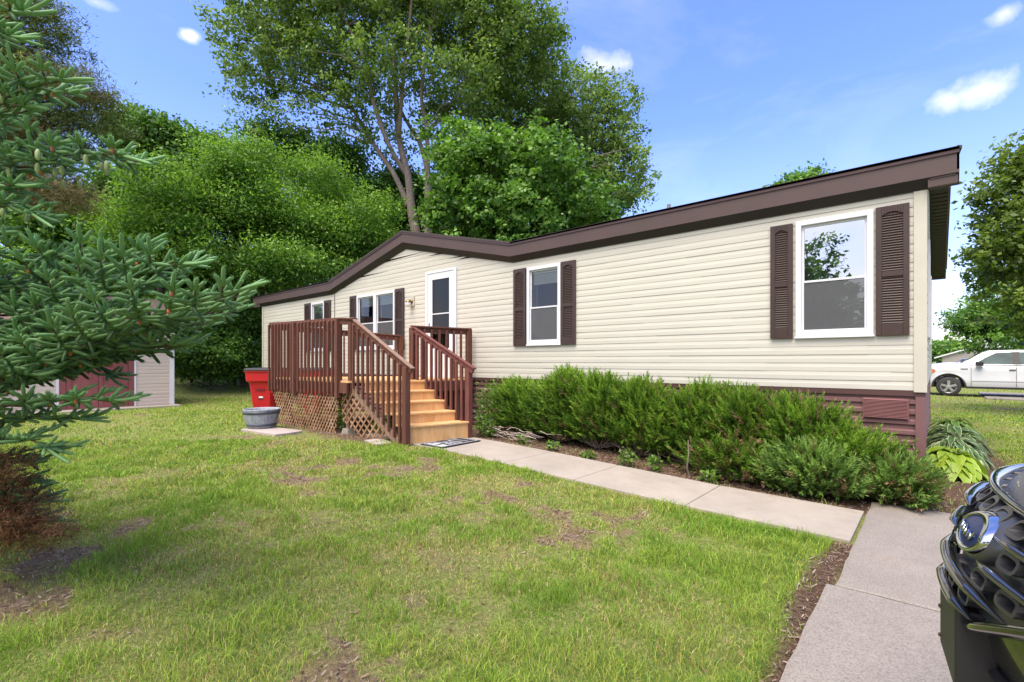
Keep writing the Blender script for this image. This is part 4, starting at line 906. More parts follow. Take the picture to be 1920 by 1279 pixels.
J = [  # x, y, rx, ry, h, n, brown, label
 (-5.30, -0.50, 0.62, 0.41, 0.88, 1500, .03, 'bushy green juniper next to the foot of the porch steps'),
 (-4.55, -0.52, 0.58, 0.39, 1.08, 1700, .03, 'tall juniper below the middle window, the highest of the row'),
 (-3.85, -0.50, 0.58, 0.39, 1.00, 1500, .05, 'juniper beside the tallest one, on its drive side'),
 (-3.15, -0.48, 0.60, 0.39, 0.96, 1500, .06, 'bright green juniper with a bare woody stem in front, middle of the row'),
 (-2.45, -0.48, 0.58, 0.39, 0.94, 1500, .08, 'juniper in the row just left of the browning one'),
 (-1.78, -0.48, 0.55, 0.39, 0.89, 1500, .16, 'juniper with rusty brown patches below the near window'),
 (-1.12, -0.50, 0.52, 0.36, 0.83, 1400, .12, 'dense juniper partly covering the maroon skirting'),
 (-0.62, -0.52, 0.42, 0.33, 0.58, 1100, .10, 'low juniper under the skirting vent')]
for i, (x, y, rx, ry, h, n, br, lb) in enumerate(J):
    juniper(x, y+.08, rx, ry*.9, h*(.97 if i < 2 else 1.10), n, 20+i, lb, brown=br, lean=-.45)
juniper(-.92, -.84, .44, .24, .46, 900, 41, 'greyish sprawling juniper reaching over the mulch nearest the drive', M_JUNB, .07, z_low=.04, lean=-.8)
juniper(-.22, -.62, .34, .26, .40, 700, 42, 'scraggly olive juniper with brown twigs at the house corner', M_JUNB, .16, z_low=.04, lean=-.8)
juniper(-1.75, -.80, .55, .18, .36, 500, 43, 'low drooping juniper fringe with dead twigs over the mulch', M_JUN, .25, z_low=.03, lean=-.8)
# broad-leaved shrub at the stair end
M_BROAD = leafmat('glossy_shrub_leaf', (0.05, 0.12, 0.012), (0.20, 0.34, 0.05), 0.3, 0.35, 0.5)
def leafshrub(x, y, rx, ry, h, n, seed, label, name='leafy_shrub', cat='shrub', leaf=.028, mat=None, group=None):
    rs = np.random.RandomState(seed); root = thing(name, (x, y, gz(x, y)), label, cat, group)
    d = rdir(rs, n); u = rs.rand(n)**.35; P = d*u[:, None]*np.array([[rx, ry, h/2]])*(1+.2*np.sin(d[:, :1]*9+d[:, 2:]*7)); P[:, 2] += h/2
    A = unit(d+rs.randn(n, 3)*.7+np.array([[0, 0, -.1]])); B = unit(cross(A, rdir(rs, n, 1.5))); s = (leaf*(.7+.6*rs.rand(n)))[:, None]
    V, Fq = quads_from(P, A*s, B*s*.5); T = np.repeat(np.clip(.45+.25*rs.randn(n)+.25*(P[:, 2]/h-.5), 0, 1), 4); npmesh('foliage', V, Fq, mat or M_BROAD, parent=root, tint=T)
    m = MB(); r_ = random.Random(seed)
    for i in range(9):
        a = r_.uniform(0, 6.28); q = [Vector((math.cos(a)*rx*t*.7, math.sin(a)*ry*t*.7, h*.85*t)) for t in (0, .35, .7, 1)]; m.tube(q, [.010, .007, .005, .002], 5)
    m.build('stems', M_TWIG, root); return root
leafshrub(-5.86, -.62, .36, .42, .98, 1900, 51, 'glossy broad-leaved shrub squeezed behind the stair rail')
leafshrub(-5.72, -.95, .22, .20, .42, 420, 52, 'small glossy broad-leaved shrub low beside the bottom step', leaf=.032)
# seedlings in the mulch
wd = [(-4.25, -1.06, .16), (-3.0, -1.10, .26), (-2.62, -1.08, .24), (-1.95, -1.10, .16), (-4.9, -.98, .16), (-3.6, -1.1, .12)]
for i, (x, y, h) in enumerate(wd):
    leafshrub(x, y, .11+.03*(i % 2), .08, h, 40+int(h*260), 60+i, ['small round-leaved weed in the mulch below the tallest juniper', 'upright bright green weed by the bare woody stem', 'twin-leaved green weed right of the bare woody stem', 'sprig of pale weed in the mulch below the browning juniper', 'dark leafy weed under the first junipers from the steps', 'tiny green weed between mulch and walk'][i], 'weed', 'weed', .034)
# vine growing through the lattice
leafshrub(-8.10, -2.28, .16, .10, .80, 420, 77, 'green vine climbing in the gap between the two lattice panels', 'vine', 'vine', .032)
leafshrub(-7.15, -2.05, .35, .2, .34, 240, 78, 'green weed growing in the shade under the steps', 'weed', 'weed', .035)
leafshrub(-9.2, -2.28, .7, .08, .62, 420, 79, 'pale straggly weeds caught behind the lattice', 'weed', 'weed', .030, M_JUN)
# bare woody stem in front of the row
m = MB()
m.tube([(-2.20, -.98, .02), (-2.23, -1.02, .14), (-2.20, -1.04, .34), (-2.21, -1.03, .50)], [.013, .012, .010, .006], 6); m.build('bare_stem', M_TWIG, label='bare reddish woody stem standing in front of the junipers', cat='stem')
# dead branch tangle at the left of the row and sticks
r_ = random.Random(9); m = MB()
for i in range(34):
    x0 = r_.uniform(-5.6, -4.6); y0 = r_.uniform(-1.05, -.85); l = r_.uniform(.12, .45); a = r_.uniform(-.5, .5)+(math.pi if r_.random() < .5 else 0); z0 = gz(x0, y0)+r_.uniform(.04, .22)
    q = [(x0+math.cos(a)*l*t, y0+math.sin(a)*l*t*.4, z0+r_.uniform(-.02, .03)) for t in (0, .33, .66, 1)]; m.tube(q, [.007, .006, .004, .002], 5)
m.build('brushwood', simple('grey_dead_wood', (0.36, 0.30, 0.25), .9, .3, 9), kind='stuff', label='tangle of grey dead branches under the first junipers', cat='brushwood')

# ---- hostas at the end wall
def hosta(x, y, r, h, n, seed, label, c_in, c_out, wl, name='hosta'):
    b = MatB('hosta_leaf'); a = b.n('ShaderNodeAttribute'); a.attribute_name = 'tint'; b.base(b.ramp(a.outputs['Fac'], [(0.0, c_in), (0.62, c_in), (0.72, c_out), (1, c_out)])); b.set(Roughness=.45)
    tr = b.n('ShaderNodeBsdfTranslucent'); tr.inputs[0].default_value = (*c_out, 1); mx = b.n('ShaderNodeMixShader'); mx.inputs[0].default_value = .25; o_ = [q for q in b.t.nodes if q.type == 'OUTPUT_MATERIAL'][0]; b.l(b.p.outputs[0], mx.inputs[1]); b.l(tr.outputs[0], mx.inputs[2]); b.l(mx.outputs[0], o_.inputs[0])
    rs = np.random.RandomState(seed); V = []; Fq = []; T = []
    for i in range(n):
        a = rs.rand()*2*np.pi; q = rs.rand()**.6; ln = r*(.45+.35*rs.rand()); r0 = q*r*.75; w = ln*wl*(.8+.4*rs.rand())
        base = np.array([math.cos(a)*r0*.6, math.sin(a)*r0*.6, h*(1-q*.55)*(.7+.3*rs.rand())]); dirv = np.array([math.cos(a), math.sin(a), 0]); sd_ = np.array([-math.sin(a), math.cos(a), 0]); tl = rs.uniform(-.3, .3)
        k0 = len(V); NU = 7
        for j in range(NU):
            t = j/(NU-1); ww = w*math.sin(math.pi*min(1, t*.93+.04))**.75; zc = .30*ln*t-1.05*ln*t*t*(.55+.5*q); c = base+dirv*ln*t+np.array([0, 0, zc])
            for s_ in (-1, -.55, 0, .55, 1):
                V.append(c+sd_*ww*s_+np.array([0, 0, ww*(.28*abs(s_)+tl*s_)+.012*math.sin(t*14+s_*3)])); T.append(.9 if abs(s_) == 1 else .35)
        for j in range(NU-1):
            for s_ in range(4): p = k0+j*5+s_; Fq.append((p, p+1, p+6, p+5))
    root = thing(name, (x, y, gz(x, y)), label, 'plant', 'hostas along the end wall'); npmesh('foliage', V, Fq, b.m, parent=root, tint=np.array(T), smooth=True); return root
WV = ((0.07, 0.16, 0.03), (0.55, 0.62, 0.36)); YG = ((0.28, 0.42, 0.03), (0.36, 0.50, 0.05))
hosta(.24, 1.40, .35, .38, 85, 1, 'yellow-green hosta with broad plain leaves nearest the house corner', *YG, .34)
hosta(.28, 2.35, .40, .48, 170, 2, 'white-edged variegated hosta just behind the yellow-green one', *WV, .16)
hosta(.32, 3.55, .42, .50, 130, 3, 'large white-edged variegated hosta, second along the end wall', *WV, .15)
hosta(.34, 5.0, .40, .48, 80, 4, 'farther green hosta with thin pale edges along the end wall', (0.10, 0.22, 0.03), (0.30, 0.42, 0.10), .18)
# ================================================================ trees
def crown(blobs, ncl, per, leaf, seed, csize=.55, droop=.25, shell=.5, aspect=.5, flat=.8, tintbias=0.0):
    """leaf clusters spread through ellipsoid blobs [(centre, (rx, ry, rz), weight)]"""
    rs = np.random.RandomState(seed); W_ = np.array([b[2] for b in blobs], float); W_ /= W_.sum()
    idx = rs.choice(len(blobs), ncl, p=W_); cen = np.array([tuple(b[0]) for b in blobs])[idx]; rad = np.array([b[1] for b in blobs])[idx]
    d = rdir(rs, ncl); u = rs.rand(ncl)**(1/3.0); u = shell+(1-shell)*u if shell else u
    u = np.where(rs.rand(ncl) < .30, rs.rand(ncl)**.6, u); lump = 1+.16*np.sin(d[:, 0]*6+seed)+.16*np.sin(d[:, 1]*7+d[:, 2]*5+seed*2)+.10*np.sin(d[:, 0]*17+d[:, 2]*13+seed)+np.where(rs.rand(ncl) < .16, .22*rs.rand(ncl), 0)
    C = cen+d*rad*(u*lump)[:, None]
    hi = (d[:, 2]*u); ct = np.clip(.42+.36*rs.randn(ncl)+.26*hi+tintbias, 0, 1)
    n = ncl*per; ci = np.repeat(np.arange(ncl), per); sz = csize*(.6+.8*rs.rand(ncl))
    off = rs.randn(n, 3)*np.array([[.5, .5, .30]])*sz[ci][:, None]; dn = unit(d[ci]+rs.randn(n, 3)*.5)
    P = C[ci]+off; A = unit(rs.randn(n, 3)*np.array([[1, 1, flat]])+d[ci]*.5+np.array([[0, 0, -droop]])); nn = unit(rs.randn(n, 3)*.7+np.array([[0, 0, 1.0]])+d[ci]*.5); B = unit(cross(A, nn))
    s = (leaf*(.6+.7*rs.rand(n)))[:, None]; V, Fq = quads_from(P, A*s, B*s*aspect, 1.1)
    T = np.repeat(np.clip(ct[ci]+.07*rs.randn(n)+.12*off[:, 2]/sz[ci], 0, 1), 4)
    return V, Fq, T, C
def tree(name, base, blobs, ncl, per, leaf, seed, label, leafm, barkm, trunk=None, r0=.22, ntw=60, cat='tree', group=None, csize=.55, shell=.5, aspect=.5, tw=.02, bias=0.0, droop=.25):
    base = Vector(base); base.z = gz(base.x, base.y)-.05; root = thing(name, base, label, cat, group); b0 = np.array(tuple(base))
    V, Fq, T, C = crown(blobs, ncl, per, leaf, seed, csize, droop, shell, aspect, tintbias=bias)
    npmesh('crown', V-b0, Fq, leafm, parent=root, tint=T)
    r_ = random.Random(seed); m = MB()
    limbs = []
    if trunk is None:
        c = Vector(sum((Vector(b[0])*b[2] for b in blobs), Vector())/sum(b[2] for b in blobs)); top = max(b[0][2]+b[1][2] for b in blobs)
        tp = Vector((c.x, c.y, top*.8+c.z*.2)); pts = [base.lerp(tp, t)+Vector((r_.uniform(-1, 1), r_.uniform(-1, 1), 0))*.12*(tp-base).length*.12*(t > 0) for t in (0, .12, .25, .4, .55, .7, .85, 1)]
        limbs = [(pts, [r0*(1-.88*t) for t in (0, .12, .25, .4, .55, .7, .85, 1)])]
    else: limbs = trunk
    allp = []
    for pts, rad in limbs:
        # smooth the polyline
        P = [Vector(p) for p in pts]; Q = []; Rr = []
        for i in range(len(P)-1):
            for t in (0, .33, .66):
                p0, p1, p2, p3 = P[max(i-1, 0)], P[i], P[i+1], P[min(i+2, len(P)-1)]
                Q.append(.5*((2*p1)+(p2-p0)*t+(2*p0-5*p1+4*p2-p3)*t*t+(3*p1-p0-3*p2+p3)*t**3)); Rr.append(rad[i]+(rad[i+1]-rad[i])*t)
        Q.append(P[-1]); Rr.append(rad[-1]); m.tube([q-base for q in Q], Rr, 9); allp += list(zip(Q, Rr))
    A_ = np.array([tuple(p) for p, _ in allp]); AR = np.array([r for _, r in allp])
    for i in r_.sample(range(len(C)), min(ntw, len(C))):
        c = C[i]; dd = np.linalg.norm(A_-c, axis=1)+np.maximum(0, A_[:, 2]-c[2]+.6)*2.5; k = int(np.argmin(dd)); a = Vector(A_[k]); e = Vector(c); l = (e-a).length
        if l < .3: continue
        rr_ = min(AR[k]*.55, tw+l*.012); md = a.lerp(e, .5)+Vector((r_.uniform(-.1, .1), r_.uniform(-.1, .1), r_.uniform(-.02, .12)))*l
        m.tube([a-base, a.lerp(md, .5)+Vector((0, 0, -.02*l))-base, md-base, md.lerp(e, .5)-base, e-base], [rr_, rr_*.8, rr_*.6, rr_*.4, .006], 5, cap=False)
    m.build('trunk', barkm, root); return root
def blob(u, v, D, ru, rv, w=1.0, rd=None):
    c = at(u, v, D); rx = ru*D/F; rz = rv*D/F; return (tuple(c), (rx, rd or rx, rz), w*rx*rz)
BK1 = bark('grey_bark', (0.11, 0.085, 0.075), (0.32, 0.26, 0.235)); BK2 = bark('dark_bark', (0.04, 0.03, 0.025), (0.13, 0.10, 0.08))
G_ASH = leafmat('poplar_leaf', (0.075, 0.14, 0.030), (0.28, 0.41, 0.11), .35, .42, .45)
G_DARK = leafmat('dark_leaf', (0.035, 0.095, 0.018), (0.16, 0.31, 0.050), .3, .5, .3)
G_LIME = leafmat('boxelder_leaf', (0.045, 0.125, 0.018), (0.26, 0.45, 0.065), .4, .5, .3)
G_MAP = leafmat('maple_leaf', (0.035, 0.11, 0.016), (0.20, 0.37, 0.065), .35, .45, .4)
G_PINE = leafmat('pine_needles', (0.065, 0.10, 0.028), (0.23, 0.28, 0.085), .15, .7, .2)
G_PINB = leafmat('brown_pine_needles', (0.11, 0.10, 0.045), (0.27, 0.23, 0.11), .15, .8, .1)

# -- tall multi-stemmed poplar behind the house
D = 27
def lm(pts, rad, D=D): return ([at(u, v, d) for (u, v, d) in pts], rad)
tr_ = [lm([(790, 720, 27), (783, 470, 27), (772, 400, 27), (765, 330, 27), (748, 262, 27), (742, 170, 26.6), (735, 60, 26), (722, -60, 26)], [.36, .30, .25, .20, .16, .12, .08, .04]),
       lm([(765, 385, 27), (738, 325, 27), (700, 270, 27.4), (662, 205, 27.8), (610, 120, 28), (560, 60, 28)], [.17, .14, .11, .09, .06, .03]),
       lm([(760, 325, 27), (728, 270, 26.5), (700, 190, 26), (682, 110, 26), (640, 20, 26), (628, -50, 26)], [.14, .12, .10, .08, .06, .03]),
       lm([(748, 262, 27), (752, 200, 26), (760, 110, 25.5), (772, 0, 25), (775, -80, 25)], [.13, .10, .08, .06, .03]),
       lm([(806, 720, 27), (802, 400, 27), (803, 330, 27), (786, 265, 27.5), (758, 220, 28), (720, 130, 28)], [.26, .22, .18, .12, .09, .04]),
       lm([(803, 335, 27), (800, 240, 26.5), (790, 180, 26), (800, 90, 26), (820, -30, 26)], [.14, .11, .09, .07, .03]),
       lm([(800, 250, 27), (850, 190, 27), (880, 120, 27), (900, 20, 27)], [.10, .08, .06, .03])]
B = [blob(500, 40, 27, 105, 95), blob(470, 130, 27, 60, 55, .7), blob(620, 10, 27, 120, 100), blob(600, 130, 27, 100, 60, .8), blob(760, 0, 27, 120, 110), blob(720, 130, 26, 90, 70, .7), blob(880, 20, 27, 120, 110),
     blob(960, 70, 27, 95, 85), blob(860, 160, 26, 90, 60, .8), blob(680, 215, 27, 80, 50, .4), blob(560, 215, 27, 60, 40, .3), blob(480, 225, 27, 62, 34, .22), blob(650, -110, 27, 180, 80), blob(850, -110, 27, 170, 80), blob(740, 260, 27, 60, 40, .25), blob(1020, 60, 27, 45, 40, .5)]
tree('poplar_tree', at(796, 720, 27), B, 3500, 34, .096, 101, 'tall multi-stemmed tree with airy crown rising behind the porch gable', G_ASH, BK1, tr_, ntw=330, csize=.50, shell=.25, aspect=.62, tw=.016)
# -- right-hand poplar mass behind the roof
B = [blob(1000, 200, 32, 120, 80), blob(1090, 250, 32, 90, 90), blob(1130, 330, 32, 80, 80), blob(960, 120, 32, 90, 60), blob(1150, 180, 32, 40, 50, .6), blob(1180, 250, 32, 32, 60, .6), blob(1190, 350, 32, 36, 34, .5), blob(1080, 370, 32, 110, 60), blob(920, 260, 32, 120, 90), blob(1105, 160, 32, 26, 36, .4)]
tree('poplar_tree', at(1040, 700, 32), B, 2200, 26, .115, 102, 'broad tree with spiky right-hand edge against the sky, behind the house roof', G_ASH, BK1, ntw=160, csize=.52, shell=.35, aspect=.6, r0=.4)
# -- dense maple in front of it
B = [blob(900, 330, 23.5, 85, 70), blob(985, 340, 23.5, 100, 85), blob(1060, 380, 23.5, 85, 60), blob(880, 400, 23.5, 90, 60), blob(960, 410, 23, 100, 60), blob(1110, 420, 24, 60, 40, .7), blob(850, 280, 24, 55, 45, .6), blob(930, 500, 23.5, 130, 50, .6)]
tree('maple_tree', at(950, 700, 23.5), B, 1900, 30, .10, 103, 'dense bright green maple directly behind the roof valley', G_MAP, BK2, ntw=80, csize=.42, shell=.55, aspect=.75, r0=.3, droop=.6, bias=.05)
# -- woods behind the yard: pale box elders in front of darker trees
W1 = [('boxelder_tree', 460, 420, 20.5, [(450, 350, 85, 70), (520, 400, 95, 75), (400, 420, 85, 80), (470, 300, 70, 45), (470, 490, 110, 60)], 1500, G_LIME, 201, 'pale yellow-green box elder in front of the woods, above the far left eave'),
      ('boxelder_tree', 620, 420, 23, [(610, 360, 80, 60), (660, 420, 80, 60), (570, 420, 80, 70), (640, 480, 90, 50), (690, 460, 60, 40)], 1300, G_LIME, 202, 'pale green box elder right behind the far eave of the house'),
      ('boxelder_tree', 300, 430, 19, [(290, 400, 75, 60), (330, 460, 80, 60), (240, 440, 70, 65), (290, 350, 50, 40)], 1200, G_LIME, 203, 'light green box elder just above the shed'),
      ('broadleaf_tree', 170, 430, 22, [(150, 420, 100, 70), (220, 360, 80, 60), (80, 470, 90, 80), (170, 500, 120, 60)], 1300, G_DARK, 204, 'dark leafy tree behind the shed and spruce tips'),
      ('broadleaf_tree', 330, 330, 26, [(300, 270, 80, 50), (360, 310, 90, 60), (240, 260, 60, 50), (400, 280, 50, 35), (330, 370, 110, 60), (300, 480, 150, 90)], 1900, G_DARK, 205, 'dark tree whose ragged top meets the sky left of the gap'),
      ('broadleaf_tree', 540, 330, 29, [(500, 300, 90, 50), (580, 300, 90, 60), (520, 250, 60, 30), (640, 330, 80, 60), (560, 400, 140, 80), (690, 380, 70, 60), (560, 500, 160, 60)], 1900, G_MAP, 206, 'mid green tree behind the box elders, below the tall airy tree'),
      ('broadleaf_tree', 740, 400, 31, [(720, 360, 70, 60), (780, 380, 70, 60), (830, 360, 60, 50), (720, 440, 90, 50), (800, 450, 90, 50)], 1200, G_DARK, 207, 'dark tree seen between the poplar trunks and the gable peak')]
for nm, u, v, D, bl, ncl, lf, sd_, lb in W1:
    k = 1.0; B = [blob(a, b_, D+((i*37) % 5-2)*.6, c, d) for i, (a, b_, c, d) in enumerate(bl)]
    rq = random.Random(sd_); B2 = []
    for (a, b_, c, d) in bl:
        for q in range(5): an_ = rq.uniform(0, 6.28); f_ = rq.uniform(.25, .85); g_ = rq.uniform(.34, .58); B2.append(blob(a+math.cos(an_)*c*f_, b_+math.sin(an_)*d*f_, D+rq.uniform(-1.6, 1.2), c*g_, d*g_*.8))
    B = B2+[blob(a, b_, D+.4, c*.7, d*.7, .6) for (a, b_, c, d) in bl]
    tree(nm, at(u, 700, D), B, int(ncl*.90), 44, .074 if lf is G_LIME else .10, sd_, lb, lf, BK2, ntw=40, csize=.80 if lf is G_LIME else .70, shell=.45, aspect=.42 if lf is G_LIME else .6, r0=.18, group='trees of the woods behind the yard', droop=.5)
# undergrowth along the edge of the woods
U = [(360, 600, 19.5, 60, 50), (440, 590, 20.5, 60, 60), (395, 660, 19.0, 70, 42), (470, 670, 21, 50, 34), (330, 560, 21, 70, 60), (500, 540, 24, 70, 50), (250, 560, 21, 80, 60), (120, 600, 20, 110, 70), (20, 560, 19, 90, 90), (430, 530, 22, 90, 50)]
LU = ['light green bush at the wood edge just right of the shed', 'tall dark bush beside the left end of the house', 'low dark green thicket on the wood edge between shed and house', 'low bush hard against the far end of the house', 'bush rising above the shed roof', 'bush seen over the far left eave', 'bush behind the shed roof, left of the bush above it', 'dark bush behind the shed siding', 'dark bush behind the spruce at the left border', 'bush between wood edge and far eave, high up']
for i, (u, v, D, a, b_) in enumerate(U):
    lf = [G_LIME, G_DARK, G_DARK, G_MAP][i % 4 if i != 2 else 2]; lf = G_MAP if i == 0 else lf
    bs = [blob(u, v, D, a, b_), blob(u-a*.5, v+b_*.5, D-.4, a*.6, b_*.6), blob(u+a*.5, v+b_*.4, D+.3, a*.6, b_*.6)]
    tree('bush', at(u, 700, D), bs, 520, 30, .075, 300+i, LU[i], lf, BK2, ntw=14, csize=.36, shell=.5, aspect=.5, r0=.06, cat='bush', group='bushes along the edge of the woods', droop=.5)
# -- brown-tinged pine at the top left
B = [blob(20, 60, 14, 110, 60), blob(60, 20, 14, 60, 40, .7), blob(110, 180, 14, 110, 45), blob(20, 150, 14, 90, 45), blob(40, 250, 14, 110, 50), blob(170, 240, 14.5, 60, 34, .7), blob(90, 340, 14, 60, 40, .8), blob(10, 330, 14, 60, 50), blob(200, 190, 15, 34, 20, .35), blob(-60, 120, 14, 90, 140), blob(110, 60, 15, 26, 24, .3)]
pt = tree('pine_tree', at(-40, 760, 14), B, 1500, 44, .080, 401, 'tall pine with olive and brown needles at the top left', G_PINE, BK2, [([at(-40, 760, 14), at(-35, 400, 14), at(-20, 200, 14), at(0, 40, 14), at(10, -60, 14)], [.22, .18, .14, .10, .05])], ntw=160, csize=.36, shell=.3, aspect=.17, tw=.010)
V, Fq, T, C = crown([blob(120, 372, 13.5, 60, 26), blob(60, 350, 13.5, 60, 30), blob(30, 250, 13.5, 70, 34), blob(150, 160, 13.6, 60, 22, .6)], 330, 50, .085, 402, .32, .1, .2, .09); b0 = np.array(tuple(pt.location)); npmesh('brown_boughs', V-b0, Fq, G_PINB, parent=pt, tint=T)
# -- right-hand trees beyond the drive
B = [blob(1960, 420, 13, 105, 120), blob(1890, 360, 13, 60, 60, .7), blob(1900, 480, 13, 75, 60), blob(1880, 560, 13, 50, 46, .7), blob(1915, 300, 13, 40, 36, .5), blob(1850, 470, 13, 40, 26, .35), blob(2040, 500, 13, 120, 150), blob(1990, 300, 13, 90, 60), blob(1935, 600, 13.5, 50, 30, .5)]
tree('maple_tree', at(2050, 900, 13), B, 900, 30, .070, 501, 'olive green maple leaning into the right border of the picture', leafmat('olive_maple_leaf', (0.050, 0.095, 0.014), (0.21, 0.30, 0.055), .4, .45, .4), BK2, ntw=140, csize=.30, shell=.2, aspect=.62, r0=.16, tw=.010)
B = [blob(1880, 600, 27, 75, 42), blob(1840, 600, 27, 45, 34, .7), blob(1940, 560, 27, 90, 60), blob(1900, 640, 26, 80, 22, .7)]
tree('maple_tree', at(1930, 700, 27), B, 900, 30, .085, 502, 'darker green maple standing over the white pickup truck', G_MAP, BK2, ntw=40, csize=.42, shell=.4, aspect=.65, r0=.2)
B = [blob(1505, 345, 38, 46, 26), blob(1490, 370, 38, 50, 30), blob(1540, 360, 38, 34, 24)]
tree('broadleaf_tree', at(1505, 700, 38), B, 420, 28, .13, 503, 'rounded green treetop showing over the house roof', G_MAP, BK2, ntw=16, csize=.55, shell=.4, aspect=.65, r0=.25)
for i, (u, v, D, a, b_, lb) in enumerate(((1765, 660, 60, 26, 14, 'small dark green tree beside the far gray house'), (1790, 652, 75, 20, 12, 'light green distant tree left of the gray house roof'), (1735, 655, 70, 30, 18, 'distant tree hidden mostly by the house corner'))):
    tree('broadleaf_tree', at(u, 690, D), [blob(u, v, D, a, b_), blob(u+a*.4, v+b_*.5, D, a*.6, b_*.6)], 200, 26, .2, 510+i, lb, G_LIME if i == 1 else G_MAP, BK2, ntw=6, csize=.8, r0=.2)
# -- trees on the far side of the street behind the camera; the near window mirrors them
for i, (x, y, h, w) in enumerate(((-7.5, -36, 11.5, 3.4), (-11.5, -40, 13, 4.0), (-2.0, -44, 8, 3.5), (-17, -34, 9, 3.5), (-24, -38, 11, 4))):
    tree('broadleaf_tree', (x, y, 0), [((x, y, h*.62), (w*.8, w*.8, h*.36), 1), ((x+w*.5, y, h*.45), (w*.6, w*.6, h*.22), .6), ((x-w*.4, y, h*.42), (w*.6, w*.6, h*.2), .6)], 420, 26, .19, 520+i, ['tallest-but-one dark tree across the street, mirrored in the near window', 'tallest tree across the street behind the camera', 'short round tree across the street, mirrored at the pane edge', 'short tree across the street left of the tallest one', 'far left tree of the row across the street'][i], G_DARK, BK2, ntw=20, csize=.6, shell=.3, r0=.22, group='trees mirrored in the near window')
